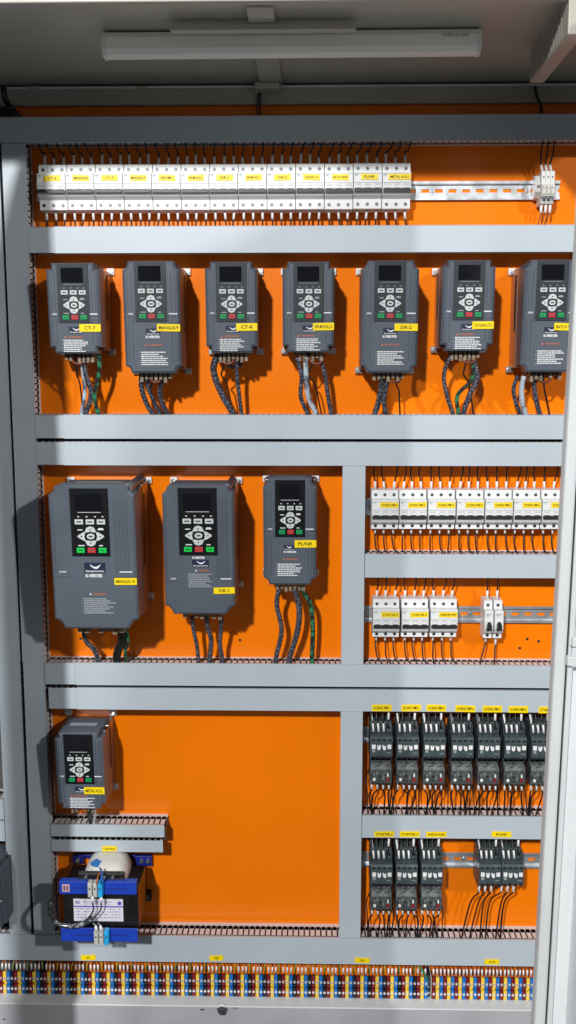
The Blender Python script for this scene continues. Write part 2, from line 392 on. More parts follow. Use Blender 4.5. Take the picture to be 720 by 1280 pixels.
for i, t in enumerate(top_txt):
    x = xa+i*pitch
    breaker((x, 0, zt_row+J(.0004)), 3, 'white three-pole breaker in the top row, labelled %s' % t, 'three-pole breakers in the long top row', t, (.014 if i < 12 else .011, .0455 if i < 12 else .053))
    for k in range(3):
        xx = x+k*.018+.0088; s = J(.002)+(.001 if i < 5 else 0)
        wpath([(xx-.012*(6-i)/6+J(.003), -.040, zH['H1'][0]+.006), (xx-.006*(6-i)/6+s, -.034, zH['H1'][0]-.012), (xx+s, -.031, zt_row+.022), (xx+s*.3, -.030, zt_row-.002)],
              'black wire from above into the %s pole of top-row breaker %s' % (POLE[k], t), ferr=((xx+s, -.031, zt_row+.017+J(.004)), (xx+s*.3, -.030, zt_row-.001)), group='black wires above the top breaker row')
        s = J(.003)
        wpath([(xx, -.030, zt_row-.083), (xx+s*.5, -.030, zt_row-.100), (xx+s, -.034, zt_row-.112), (xx+s*2, -.040, zH['H2'][1]-.008)],
              'black wire from below the %s pole of top-row breaker %s' % (POLE[k], t), ferr=((xx, -.030, zt_row-.085), (xx+s*.5, -.030, zt_row-.100)), group='black wires below the top breaker row')

def brk_row(us, v, zduct_up, zduct_dn, txts, where, grp, cnt=3, kerning=None):
    for i, (u0, t) in enumerate(zip(us, txts)):
        z = Z(u0+15, v, .044); x = X(u0, v+20, .061)
        if cnt == 3:
            breaker((x, 0, z), 3, 'white three-pole breaker %s, its yellow label reading %s' % (where, t), grp, t, (.0165, .0525), grp_dark=True)
        for k in range(cnt):
            xx = x+k*.018+.0088; s = J(.005)
            wpath([(xx+s*1.5, -.045, zduct_up+.006), (xx+s*1.2+J(.002), -.040, zduct_up-.018), (xx+s*.6, -.033, z+.018), (xx+s*.1, -.030, z-.002)],
                  'black wire from above into the %s pole of right-side breaker %s' % (POLE[k], t), ferr=((xx+s*.5, -.0325, z+.016), (xx+s*.1, -.030, z)), group=grp.replace('three-pole breakers', 'black wires above the breakers'), fr=.0026)
            s2 = random.uniform(-.002, .013)
            wpath([(xx, -.030, z-.078), (xx+J(.002), -.031, z-.096), (xx+s2*.4-.002, -.045, z-.120), (xx+s2, -.052, zduct_dn+.003), (xx+s2+.003, -.045, zduct_dn-.012)],
                  'black wire from below the %s pole of right-side breaker %s' % (POLE[k], t), ferr=((xx, -.032, z-.079), (xx+J(.001), -.032, z-.089)), group=grp.replace('three-pole breakers', 'black wires below the breakers'), fr=.0020)
brk_row([464.6, 499.7, 535.5, 571.3, 607, 642.8, 678.5], 612.5, zH['H4'][0], r1.location.z+.045, ['DOSING PMP-%d' % k for k in range(1, 7)]+['STARTER-1'], 'in the upper right row', 'three-pole breakers in the upper right row')
brk_row([466.2, 502.4, 538.6], 749, r1.location.z, zH['H5'][1], ['STARTER-2', 'STARTER-3', 'INVERTER PWR'], 'in the lower right row', 'three-pole breakers in the lower right row')
# two single pole breakers
def single(u, v, label, k):
    x, z = X(u, v+20, .061), Z(u, v, .044)
    o = thing('circuit_breaker', (x, 0, z), label, 'circuit breaker', 'single narrow breakers on the lower right rail')
    def body():
        me = brk_body(1, low=True).mesh('housing'); me.materials.append(WHITE); return me
    link('housing', cached(('b', 1), body), None, o, bevel=.0006)
    m = MB(); m.box(.0045, .0135, -.068, -.0600, -.0535, -.0445); m.box(.0035, .0145, -.066, -.0600, -.0565, -.0535); m.box(.006, .012, -.0655, -.06, -.0445, -.040); link('toggle', m, HANDLE, o)
    m = MB(); m.box(.003, .0135, -.0613, -.0600, -.0245, -.0235); m.box(.003, .011, -.0613, -.0600, -.0268, -.0262); m.box(.003, .0095, -.0613, -.0600, -.0300, -.0295); link('printed_marks', m, PRINT, o)
    link('screw', cached('s', m_screw), None, o, (.0088, -.0446, -.0095)); link('screw', cached('sh', m_screw_hole), None, o, (.0088, -.0447, -.0715))
    xx = x+.0088; w = ['left', 'right'][k]
    wpath([(xx-.002, -.045, r1.location.z+.006), (xx-.001, -.04, z+.05), (xx, -.032, z+.014), (xx, -.030, z-.002)], 'black wire from above into the %s of the two narrow single breakers' % w, ferr=((xx, -.032, z+.018), (xx, -.030, z)), group='black wires of the two single breakers', fr=.0026)
    wpath([(xx, -.030, z-.078), (xx-.001, -.031, z-.095), (xx-.012+.008*k, -.045, z-.125), (xx-.014+.008*k, -.053, zH['H5'][1]+.004), (xx-.010+.008*k, -.045, zH['H5'][1]-.012)], 'black wire from below the %s of the two narrow single breakers' % w, ferr=((xx, -.031, z-.078), (xx-.001, -.031, z-.089-.006*k)), group='black wires of the two single breakers')
single(606.0, 750.5, 'narrow white single breaker with black toggle, left one of the adjacent two', 0)
single(618.6, 750.5, 'narrow white single breaker with black toggle, right one of the adjacent two', 1)

# fuse terminals at the right end of the top rail
for k, w in enumerate(['left', 'middle', 'right']):
    x, z = X(677.3+5.6*k, 232, .05), Z(685, 213, .045)
    o = thing('fuse_terminal', (x, 0, z), 'slim grey fuse terminal, %s of three on the top rail' % w, 'fuse terminal', 'fuse terminals at the right end of the top rail')
    w_ = .0084
    m = MB(); m.profile([(-.006, -.004), (-.036, 0), (-.045, -.001), (-.046, -.025), (-.052, -.027), (-.052, -.047), (-.044, -.052), (-.040, -.060), (-.006, -.062)], 0, w_-.0004); link('housing', m, mat('light_grey_plastic', (.6, .61, .6), .4), o, bevel=.0004)
    m = MB(); m.box(.0012, w_-.0016, -.0552, -.0520, -.044, -.029); m.box(.0022, w_-.0026, -.0568, -.0552, -.034, -.029); link('fuse_lever', m, OFFW, o)
    m = MB(); m.disc(w_/2, -.012, .0014, -.0463, -.040, 8); link('screw_hole', m, CONTD, o)
    m = MB(); m.box(.0015, w_-.0019, -.0525, -.050, -.0520, -.0480); link('indicator', m, SCREWD, o)
    xx = x+w_/2
    wpath([(xx-.004+.002*k, -.045, zH['H1'][0]+.006), (xx-.006+.003*k, -.042, zH['H1'][0]-.02), (xx-.004, -.036, z+.012), (xx, -.032, z-.002)], 'black wire from above into the %s grey fuse terminal' % w, ferr=((xx-.004, -.036, z+.012), (xx, -.032, z-.001)), group='black wires of the fuse terminals', fr=.0026)
    wpath([(xx, -.032, z-.060), (xx-.001, -.034, z-.075), (xx-.006-.003*k, -.037, z-.10), (xx-.008-.004*k, -.045, zH['H2'][1]-.008)], 'black wire from below the %s grey fuse terminal' % w, ferr=((xx, -.033, z-.060), (xx-.001, -.034, z-.076)), group='black wires of the fuse terminals', r=.0009, fr=.0026)
o = thing('end_clamp', (X(672.5, 232, .03), 0, Z(672, 232, .03)), 'grey end clamp beside the slim fuse terminals on the top rail', 'end clamp')
link('clamp_body', MB().profile([(-.008, .022), (-.028, .018), (-.034, .004), (-.034, -.012), (-.022, -.022), (-.008, -.024)], -.006, .0055), mat('light_grey_plastic', (.6, .61, .6), .4), o, bevel=.0005)
link('screw', MB().disc(0, -.002, .0025, -.036, -.030, 12), SCREWD, o)

# ------------------------------------------------------------------ contactors
def m_contactor():
    W = .0445; m = MB()
    m.profile([(-.006, 0), (-.050, 0), (-.056, -.019), (-.080, -.021), (-.084, -.026), (-.084, -.063), (-.078, -.067), (-.060, -.070), (-.054, -.080), (-.006, -.082)], 0, W)
    for k in range(5): m.box(k*(W-.0016)/4, k*(W-.0016)/4+.0016, -.064, -.05, -.019, -.001)     # ribs between terminals
    for k in range(5): m.box(k*(W-.0016)/4, k*(W-.0016)/4+.0016, -.068, -.054, -.079, -.068)
    m.box(.004, W-.004, -.0855, -.0838, -.0455, -.0305)
    return m
def m_cholesm():
    m = MB(); W = .0445
    for k in range(4):
        x = .0055+k*(W-.011)/3; m.box(x-.003, x+.003, -.0848, -.078, -.0292, -.0252); m.box(x-.003, x+.003, -.0850, -.078, -.0655, -.0610); m.disc(x, -.012, .0028, -.0565, -.05, 10)
    return m
def m_cbtn():
    m = MB(); W = .0445
    for k in range(4):
        x = .0065+k*(W-.013)/3; s = .0038 if k in (0, 3) else .0029
        if k in (0, 3): m.box(x-s, x+s, -.0872, -.0838, -.0445, -.0360)
        else:
            e = 1 if k == 1 else -1
            m.prism([(x-.0038, -.0375), (x-.0030, -.0455), (x+.0008, -.0475), (x+.0035, -.0440), (x+.0038, -.0370), (x+.0012, -.0365), (x+.0002, -.0415), (x-.0010, -.0370)] if e > 0 else
                    [(x-.0038, -.0370), (x-.0010, -.0370), (x+.0004, -.0410), (x+.0012, -.0375), (x+.0036, -.0385), (x+.0034, -.0470), (x-.0010, -.0470), (x-.0030, -.0430)], -.0872, -.0838)
    me = m.mesh('label_tab'); me.materials.append(WHITE2); return me
def m_cgrey():
    m = MB(); m.box(.0035, .0095, -.0868, -.0838, -.0520, -.0460); m.box(.032, .041, -.0862, -.0838, -.0540, -.0532); m.box(.012, .033, -.0849, -.0838, -.0345, -.0340)
    me = m.mesh('printed_marks'); me.materials.append(PRINT); return me
def m_relay():
    m = MB(); W = .0440
    m.profile([(-.02, -.083), (-.066, -.0832), (-.079, -.0862), (-.082, -.089), (-.082, -.119), (-.070, -.123), (-.02, -.125)], .0002, W)
    for k in range(5): m.box(k*(W-.0016)/4, k*(W-.0016)/4+.0016, -.0795, -.07, -.124, -.119)
    m.join(m_rdark(), 1); me = m.mesh('overload_relay'); me.materials.append(RELAY); me.materials.append(CONTD); return me
def m_hood():
    m = MB(); pts = []; W = .0440
    m.profile([(-.060, -.0800), (-.074, -.0805), (-.081, -.0835), (-.0850, -.0885), (-.0850, -.0900), (-.0820, -.0895), (-.060, -.084)], .002, W-.002)
    for x0, x1, z0, z1 in ((.003, .0305, -.0935, -.0928), (.003, .0037, -.1165, -.0928), (.0298, .0305, -.1165, -.0928), (.003, .0305, -.1165, -.1158), (.0125, .0165, -.1015, -.0950), (.0060, .0100, -.1030, -.0965), (.0250, .0285, -.1120, -.0960)): m.box(x0, x1, -.0832, -.0816, z0, z1)
    me = m.mesh('relay_hood'); me.materials.append(RELAYT); return me
def m_rdark():
    m = MB(); 
    m.disc(.0205, -.1035, .0024, -.0832, -.08, 12); m.box(.010, .030, -.0825, -.08, -.1155, -.1145); m.box(.0045, .0052, -.0826, -.08, -.117, -.097)
    m.box(.0305, .0312, -.0826, -.08, -.117, -.097)
    for k in range(4): m.box(.003+k*.0105, .0085+k*.0105, -.0826, -.08, -.1225, -.1192)
    return m
def m_dial():
    m = MB(); m.disc(.0085, -.1105, .0030, -.0845, -.08, 12); me = m.mesh('dial'); me.materials.append(WHITE2); return me
def m_rw():
    m = MB(); m.box(.0345, .0372, -.0845, -.08, -.1045, -.0980); me = m.mesh('reset_button'); me.materials.append(WHITE2); return me
def m_rr():
    m = MB(); m.box(.0330, .0385, -.0838, -.08, -.1145, -.1075); me = m.mesh('stop_button'); me.materials.append(REDM); return me
def contactor(u, v, relay, label, grp, desc, depth=.084, wires_dn=None):
    a = at(u, v, depth); x, z = a.x, a.z+.022
    o = thing('contactor', (x, 0, z), label, 'contactor', grp)
    def cb():
        me = m_contactor().join(m_cholesm(), 1).mesh('housing'); me.materials.append(CONT); me.materials.append(CONTD); return me
    link('housing', cached('cb', cb), None, o, bevel=.0005)
    link('label_tab', cached('cw', m_cbtn), None, o); link('printed_marks', cached('cg', m_cgrey), None, o)
    if relay:
        r = link('overload_relay', cached('re', m_relay), None, o, bevel=.0005)
        link('relay_hood', cached('rh', m_hood), None, r); link('dial', cached('di', m_dial), None, r)
        link('reset_button', cached('rw', m_rw), None, r); link('stop_button', cached('rr', m_rr), None, r)
    return x, z
def cwires(x, z, zu, zd, relay, desc, grp, lean=0.):
    for k in range(4):
        xx = x+.0065+k*.0105; s = J(.002)-.002
        if k == 3:   # coil wire: taller sleeve higher up at the right
            wpath([(xx+.002, -.046, zu+.006), (xx+.001, -.045, z+.026), (xx, -.050, z+.006), (xx, -.054, z-.012)], 'black wire with raised sleeve, upper right of %s' % desc, ferr=((xx+.001, -.047, z+.019), (xx, -.051, z+.004)), group=grp[0], fr=.0024)
        else:
            wpath([(xx+s*2, -.046, zu+.006), (xx+s*1.5, -.044, z+.030), (xx+s, -.052, z+.008), (xx, -.060, z-.004), (xx+.001, -.060, z-.016)],
                  'black wire into the %s top terminal of %s' % (POLE[k], desc), ferr=((xx+s*.3, -.060, z-.001), (xx+.001, -.062, z-.0175)), group=grp[0], fr=.0023)
    s = x+.0022
    wpath([(s+.006, -.038, zu+.006), (s+.001, -.038, z+.03), (s+.001, -.048, z+.012), (s+.004, -.056, z-.004)], 'thin black wire, upper left of %s' % desc, ferr=((s+.0005, -.046, z+.016), (s+.003, -.056, z-.0005)), group=grp[0], r=.0013, fr=.0022)
    zb = z-(.1235 if relay else .080); dy = -.072 if relay else -.060
    for k in range(4 if relay else 3):
        xx = x+.0045+k*(.0115 if relay else .0125); e = J(.011)+lean
        wpath([(xx, dy, zb+.002), (xx+.0005, dy, zb-.013), (xx+e*.6+J(.006), dy+.006, zb-.030 if relay else zb-.040), (xx+e, -.053, zd+.004), (xx+e+.003, -.046, zd-.014)],
              'black wire from the %s lower terminal of %s' % ((POLE+['far right'])[k], desc), ferr=((xx, dy, zb+.001), (xx+.0003, dy, zb-.0125)), group=grp[1], fr=.0023, r=.0017)
    if relay:
        for k in range(2):
            xx = x+(-.001 if k == 0 else .046); e = (-.004, .004)[k]
            wpath([(xx+.004*(1-2*k), -.030, zb+.02), (xx+e, -.030, zb-.010), (xx+e*.5+J(.004), -.040, zb-.03), (xx+J(.006), -.050, zd-.010)],
                  'thin black wire looping down %s of %s' % (('left', 'right')[k], desc), group=grp[1], r=.0012)
CU = [463.2, 496.3, 529.8, 564.8, 598.2, 631.3, 664.8]
zu, zd = zH['H6'][0], r2.location.z+.0445
for i, u in enumerate(CU):
    desc = 'the %s upper-row contactor from the left' % ('first', 'second', 'third', 'fourth', 'fifth', 'sixth', 'seventh')[i]
    x, z = contactor(u, 922+i*.3, True, 'black contactor with overload relay, %s from the left in the upper row' % ('first', 'second', 'third', 'fourth', 'fifth', 'sixth', 'seventh')[i], 'contactors with relays in the upper row', desc)
    cwires(x, z, zu, zd, True, desc, ('black wires above the upper contactors', 'black wires below the upper contactors'))
zu, zd = r2.location.z, zH['H7'][1]
for i, u in enumerate([463.8, 495.3, 527.0]):
    desc = 'the %s lower-row contactor from the left' % ('first', 'second', 'third')[i]
    x, z = contactor(u, 1082, True, 'black contactor with overload relay, %s from the left in the lower row' % ('first', 'second', 'third')[i], 'contactors with relays in the lower row', desc)
    cwires(x, z, zu, zd, True, desc, ('black wires above the lower contactors', 'black wires below the lower contactors'))
for i, u in enumerate([599.6, 627.9]):
    desc = 'the %s plain contactor of the touching pair' % ('left', 'right')[i]
    x, z = contactor(u, 1082, False, 'black contactor without a relay, %s one of the touching pair on the lower rail' % ('left', 'right')[i], 'plain contactors on the lower rail', desc)
    cwires(x, z, zu, zd, False, desc, ('black wires above the lower contactors', 'black wires below the lower contactors'), lean=-.022+.002*i)

# ------------------------------------------------------------------ motor drives
def drive(spec, label):
    """spec: px box of the front at its upper part (uL,uR at top, vT, vB), depth D, kind"""
    D = spec['D']; uL, uR, vT, vB = spec['box']; kind = spec['kind']; vm = vT+.15*(vB-vT)
    a = at(uL, vm, D); b = at(uR, vm, D); W = b.x-a.x; zT = Z((uL+uR)/2, vT, D)
    TILT = math.tan(math.radians(4.6))
    # bottom edge lies deeper: solve height
    H = zT-Z((uL+uR)/2, vB, D-.012)
    o = thing('motor_drive', ((a.x+b.x)/2, 0, zT), label, 'motor drive', spec['group'])
    fn = lambda p: (p[0], p[1]+TILT*(-p[2]), p[2])
    hw = W/2
    mx = lambda r: -hw+r*W
    mz = lambda r: -r*H
    # outline of the front cover
    if kind == 'small': c = [(.095, 0), (.095, .07), (0, .07)]; cb = [(0, .93), (.095, .93), (.095, 1)]
    elif kind == 'mid': c = [(.10, 0), (.085, .035), (.05, .065), (0, .075)]; cb = [(0, .935), (.06, .945), (.09, .965), (.11, 1)]
    else: c = [(.075, 0), (.06, .03), (0, .058)]; cb = [(0, .93), (.06, .945), (.09, .965), (.12, 1)]
    left = [(mx(x), mz(z)) for x, z in c+cb]
    right = [(mx(1-x), mz(z)) for x, z in reversed(c+cb)]
    out = left+right
    shell = .045 if kind != 'big' else .07
    m = MB(); n = len(out)
    ins = [(x*(1-.004/hw), -H/2+(z+H/2)*(1-.004/(H/2))) for x, z in out]
    v = [(x, -D, z) for x, z in ins]+[(x, -D+.004, z) for x, z in out]+[(x, -D+shell, z) for x, z in out]
    f = [list(range(n)), list(range(3*n-1, 2*n-1, -1))]
    for k in range(2): f += [[i+k*n, i+(k+1)*n, (i+1) % n+(k+1)*n, (i+1) % n+k*n] for i in range(n)]
    m.add(v, f); m.warp(fn); cover = m
    # rear metal case
    cw = hw*.985; r = MB(); r.box(-cw*.985, cw*.985, -D+shell+.0005, -D*.46, -H*.955, -.010)
    h2 = MB(); h2.box(-cw, cw, -D*.4595, -.002, -H*.965, -.008); link('heatsink', h2, HEATL, o, bevel=.0015)
    if kind == 'big' or kind == 'mid2': pass
    link('rear_case', r, HEAT, o, bevel=.0015)
    for s in (1, -1): link('side_vent', MB().box(s*(cw-.001), s*(cw+.0008), -D*.40, -D*.31, -H*.62, -H*.10), HEATD, o)
    # sloped top hood with a faint rating plate
    t = MB(); t.profile([(-D+shell-.002, -.004), (-D*.30, -.002), (-D*.30, -.0095), (-D+shell-.002, -.012)], -hw*.84, hw*.84); link('top_hood', t, VFD, o)
    t = MB(); t.box(-hw*.6, hw*.55, -D+shell+.006, -D*.48, -.0042, -.0018); link('rating_plate', t, PFAINT, o)
    # grooves
    gx = [.045, .075, .115, .15] if kind != 'big' else [.775, .80, .825, .85, .875]
    gr = MB(); sw = spec.get('groove', .49)
    ks0, ks1, kz = spec['key']
    for x in ([.05, .085, .15] + [1-.05, 1-.085, 1-.15]) if kind != 'big' else [.05]+[.76, .79, .82, .85, .88, .91]:
        top_, bot_ = (.09, sw-.03)
        gr.box(mx(x)-.0005, mx(x)+.0005, -D-.0004, -D+.001, mz(bot_), mz(top_))
        if kind != 'big': gr.box(mx(x)-.0005, mx(x)+.0005, -D-.0004, -D+.001, mz(.90), mz(sw+.03))
    gr.box(mx(.0), mx(ks0-.03), -D-.0004, -D+.001, mz(sw)-.0004, mz(sw)+.0004); gr.box(mx(ks1+.03), mx(1), -D-.0004, -D+.001, mz(sw)-.0004, mz(sw)+.0004)
    if kind != 'big':
        gr.box(mx(ks0-.03)-.0005, mx(ks0-.03)+.0005, -D-.0004, -D+.001, mz(kz+.02), mz(sw)); gr.box(mx(ks1+.03)-.0005, mx(ks1+.03)+.0005, -D-.0004, -D+.001, mz(kz+.02), mz(sw))
    gr.warp(fn); cover.join(gr, 1); link('front_cover', cover, [VFD, VFDG], o)
    # keypad
    x0, x1 = mx(ks0), mx(ks1); kw = x1-x0; z1, z0 = (-.0015 if kind != 'big' else -.003), mz(kz); kh = z1-z0
    KX = lambda r_: x0+r_*kw; KZ = lambda r_: z1-r_*kh
    kb = MB(); kb.box(x0, x1, -D-.0022, -D+.001, z0, z1).warp(fn)
    kp = link('keypad', kb, KEYB if spec.get('dark') else KEYG, o)
    def sub(nm, mb, mt): link(nm, mb.warp(fn), mt, kp)
    y = -D-.0022
    if spec.get('dark'):
        e = MB(); e.box(x0+.001, x1-.001, y-.0004, y+.0004, KZ(.985), KZ(.012)); sub('keypad_face', e, KEYB)
    sub('screen', MB().box(KX(.13), KX(.84), y-.0010, y+.0004, KZ(.32), KZ(.07)), SCREEN)
    pr = MB()
    pr.box(KX(.2), KX(.8), y-.0006, y+.0002, KZ(.352), KZ(.346))
    for q in (.18, .40, .62, .82): pr.box(KX(q), KX(q+.05), y-.0006, y+.0002, KZ(.418), KZ(.406))
    for q0, q1, zz in ((.17, .30, .605), (.70, .86, .600), (.17, .34, .838), (.72, .82, .838), (.72, .84, .585)): pr.box(KX(q0), KX(q1), y-.0006, y+.0002, KZ(zz+.010), KZ(zz-.004))
    sub('printed_marks', pr, PWHITE if spec.get('dark') else PFAINT)
    def btn(cx, cz, w, h, mt, shape='r'):
        b_ = MB(); X0, X1, Z0, Z1 = KX(cx-w/2), KX(cx+w/2), KZ(cz+h/2), KZ(cz-h/2); xm, zm = (X0+X1)/2, (Z0+Z1)/2
        if shape == 'r': P = [(X0, Z0), (X1, Z0), (X1, Z1), (X0, Z1)]
        elif shape == 'o': P = [(xm+(X1-X0)/2*math.cos(k*math.pi/8), zm+(Z1-Z0)/2*math.sin(k*math.pi/8)) for k in range(16)]
        else:
            w2 = (X1-X0)/2; h2 = (Z1-Z0)/2
            P = {'u': [(X0, Z0+h2*.25), (X0+w2*.3, Z0), (xm, Z0+h2*.30), (X1-w2*.3, Z0), (X1, Z0+h2*.25), (X1-w2*.35, Z1-h2*.4), (xm+w2*.15, Z1), (xm-w2*.15, Z1), (X0+w2*.35, Z1-h2*.4)],
                 'd': [(X0, Z1-h2*.25), (X0+w2*.35, Z0+h2*.4), (xm-w2*.15, Z0), (xm+w2*.15, Z0), (X1-w2*.35, Z0+h2*.4), (X1, Z1-h2*.25), (X1-w2*.3, Z1), (xm, Z1-h2*.3), (X0+w2*.3, Z1)],
                 'l': [(X1, Z0), (X1-w2*.3, zm), (X1, Z1), (X1-w2*.5, Z1), (X0+w2*.2, zm+h2*.25), (X0, zm), (X0+w2*.2, zm-h2*.25), (X1-w2*.5, Z0)],
                 'R': [(X0, Z0), (X0+w2*.5, Z0), (X1-w2*.2, zm-h2*.25), (X1, zm), (X1-w2*.2, zm+h2*.25), (X0+w2*.5, Z1), (X0, Z1), (X0+w2*.3, zm)]}[shape]
        b_.prism(P, y-.0022, y+.0004); sub('button', b_, mt)
        k_ = MB(); ww, hh = (X1-X0)*(.24 if shape not in 'r' else .30), (Z1-Z0)*.13
        k_.box(xm-ww, xm+ww, y-.0025, y-.0018, zm-hh, zm+hh) if shape in 'ro' else k_.disc(xm, zm, kw*.022, y-.0025, y-.0018, 6)
        return k_
    G = BGRN2 if kind == 'big' or spec.get('bright') else BGRN
    mk = []
    for cx in (.22, .51, .80): mk.append(btn(cx, .487, .215, .072, BTN))
    mk.append(btn(.51, .60, .30, .088, BTN, 'u')); mk.append(btn(.51, .805, .30, .088, BTN, 'd'))
    mk.append(btn(.27, .703, .215, .125, BTN, 'l')); mk.append(btn(.76, .703, .215, .125, BTN, 'R')); mk.append(btn(.515, .703, .21, .085, BTN, 'o'))
    km = MB()
    for q in mk: km.add(q.v, q.f)
    sub('button_marks', km, BTXT)
    for cx, mt in ((.23, G), (.52, BRED), (.81, G)):
        q = btn(cx, .910, .20, .072, mt)
        sub('button_marks', q, mat('dark_mark', (.03, .10, .04), .5))
    # logo, printed texts
    L = spec['logo']; y = -D
    lg = MB().box(mx(L[0]), mx(L[1]), y-.0005, y+.0003, mz(L[3]), mz(L[2])).warp(fn); lp = link('logo_plate', lg, NAVY, o)
    lw, lh = mx(L[1])-mx(L[0]), mz(L[2])-mz(L[3]); lx, lz = mx(L[0]), mz(L[3])
    bird = MB(); P = [(.28, .85), (.40, .66), (.50, .60), (.62, .64), (.80, .86), (.70, .55), (.62, .42), (.52, .40), (.40, .52), (.30, .68)]
    bird.prism([(lx+a_*lw, lz+b_*lh) for a_, b_ in P][::-1], y-.0010, y-.0004).warp(fn); link('bird_emblem', bird, PWHITE, lp)
    tx = MB(); text(tx, 'Samphoenix', lx+lw*.06, lx+lw*.94, lz+lh*.04, lz+lh*.30, y-.0009); tx.warp(fn); link('lettering', tx, PWHITE, lp)
    if 'kv' in spec:
        k0, k1, k2, k3 = spec['kv']; tx = MB(); text(tx, 'K-VERTER', mx(k0), mx(k1), mz(k3), mz(k2), y-.0007)
        if spec.get('kvbold', True):
            for dx in (-.0003, .0003): text(tx, 'K-VERTER', mx(k0)+dx, mx(k1)+dx, mz(k3), mz(k2), y-.0007+dx*.2)
        tx.warp(fn); link('lettering', tx, PWHITE, o)
    wz = spec['warn']; tx = MB(); text(tx, 'WARNING', mx(wz[0]), mx(wz[1]), mz(wz[2])-.0015, mz(wz[2])+.0018, y-.0006); tx.warp(fn); link('warning_heading', tx, PORG, o)
    tr = MB(); q = mx(wz[0])-.005; zz = mz(wz[2]); tr.prism([(q-.0022, zz-.0016), (q+.0022, zz-.0016), (q, zz+.0022)], y-.0005, y+.0002).warp(fn); link('warning_triangle', tr, PWHITE if kind == 'big' else PORG, o)
    ln = MB(); l0, l1, l2, l3 = spec['lines']; N = 7 if kind != 'big' else 8
    for k in range(N):
        zz = mz(l2+(l3-l2)*(k+.5)/N); hh = (mz(l2)-mz(l3))/N*.27; x = mx(l0); e = mx(l1)*random.choice([1, .9, .75, .6, .95]) if k else mx(l1)*.8
        e = mx(l0+(l1-l0)*random.choice([.98, .9, .8, .65, .72]))
        if k % 2 == 0: ln.box(x-.003, x-.0022, y-.0005, y+.0002, zz-hh*.6, zz+hh*.6)
        while x < e:
            w_ = random.uniform(.0022, .0065); ln.box(x, min(x+w_, e+.001), y-.0005, y+.0002, zz-hh, zz+hh); x += w_+.0009
    ln.warp(fn); link('warning_text', ln, PWHITE if kind != 'big' else PFAINT, o)
    pm = MB(); sz = spec.get('side_z', spec.get('groove', .49)-.025)
    text(pm, 'E380', mx(.09), mx(.17), mz(sz)-.0016, mz(sz)+.0016, y-.0006); pm.box(mx(.80), mx(.95), y-.0005, y+.0002, mz(sz)-.001, mz(sz)+.001); pm.warp(fn); link('model_marking', pm, PWHITE, o)
    # yellow name label
    n0, n1, n2, n3 = spec['lab']
    sticker(o, spec['txt'], mx(n0), mx(n1), mz(n3), mz(n2), y-.0012, fn)
    # mounting ears with screws
    tz = Z(spec['ear'][0], spec['ear'][1], .004)-zT; xs = cw-.002
    for s in (1, -1):
        ez = [tz, -H+.004 if kind != 'big' else -H+.03]
        for j, q in enumerate(ez):
            e = MB(); e.box(s*(xs-.006), s*(xs+.009), -.0075 if j == 0 else -.010, -.0008, q-.007, q+.006); er = link('mounting_ear', e, WHITE if j == 0 else CHROME, o, bevel=.001)
            e = MB(); e.disc(s*(xs+.003), q-.001, .0038, -.016 if j else -.011, -.006, 12); link('screw', e, CHROME, er)
    if kind == 'big':
        e = MB(); e.prism([(hw*.80, -.010), (hw*.98, -.016), (hw*1.0, -.002), (hw*.86, .004)], -D+.02, -.008); e.warp(lambda p_: (p_[0]-.006-(.10)*(p_[1]+D)*0, p_[1], p_[2])); link('corner_strut', e, mat('dark_strut', (.16, .16, .18), .35, metal=.5), o)
    # terminals under the cover
    tb = MB()
    for k in range(7):
        if random.random() < .85: q = -hw*.55+k*hw*.17; tb.box(q, q+hw*.11, -D*.72, -D*.45, -H-.010-random.random()*.009, -H*.955-.002)
    tb.box(-hw*.6, hw*.6, -D*.55, -D*.2, -H-.004, -H*.955-.001); link('power_terminals', tb, mat('terminal_beige', (.20, .15, .10), .5, noise=.6, nscale=120), o)
    return o
SM = dict(kind='small', D=.127, key=(.21, .80, .655), logo=(.385, .655, .70, .775), warn=(.36, .63, .815), lines=(.27, .78, .84, .985), lab=(.59, 1.0, .672, .755), group='motor drives in the row of seven', groove=.585)
MD = dict(kind='mid', D=.135, key=(.215, .765, .535), logo=(.385, .64, .595, .655), kv=(.385, .63, .66, .683), warn=(.42, .67, .745), lines=(.29, .76, .80, .93), lab=(.585, .995, .557, .622), group='motor drives in the row of seven', groove=.49)
R1n = 'dark grey drive in the row of seven, labelled %s'
def mk(base, box, ear, txt, label, **kw):
    s = dict(base); s.update(box=box, ear=ear, txt=txt); s.update(kw); return drive(s, label)
mk(SM, (57.2, 123.0, 328.5, 442), (135, 339.5), 'CT-7', R1n % 'CT-7, leftmost in its row')
mk(MD, (152.3, 223.8, 326, 466.6), (232, 339.5), 'MANGLE-9', R1n % 'MANGLE-9')
mk(SM, (255.8, 321, 327, 441), (323, 339.5), 'CT-8', R1n % 'CT-8')
mk(SM, (353, 418, 327, 440.3), (412, 339.5), 'DRUM ROLL-2', R1n % 'DRUM ROLL-2')
mk(MD, (452.8, 524.3, 325.5, 466), (448, 339.5), 'DR-2', R1n % 'DR-2')
mk(SM, (554, 620, 325, 438.5), (541, 339.5), 'COOLING CYL', R1n % 'COOLING CYL')
mk(MD, (656.5, 728, 324.5, 465), (636, 339.5), 'BATCH WDR', R1n % 'BATCH WDR, partly behind the door post', lab=(.56, .98, .56, .625))
G2 = 'larger motor drives in the middle left bay'
mk(MD, (59.9, 167.3, 608.5, 788), (186, 600), 'MANGLE-10', 'largest dark grey motor drive, left end of the row of three', kind='big', D=.185, dark=True, key=(.255, .70, .478), groove=.627, side_z=.59,
   logo=(.385, .635, .525, .598), kv=(.40, .595, .606, .628), warn=(.475, .63, .748), lines=(.36, .74, .775, .89), lab=(.735, 1.0, .632, .680), group=G2)
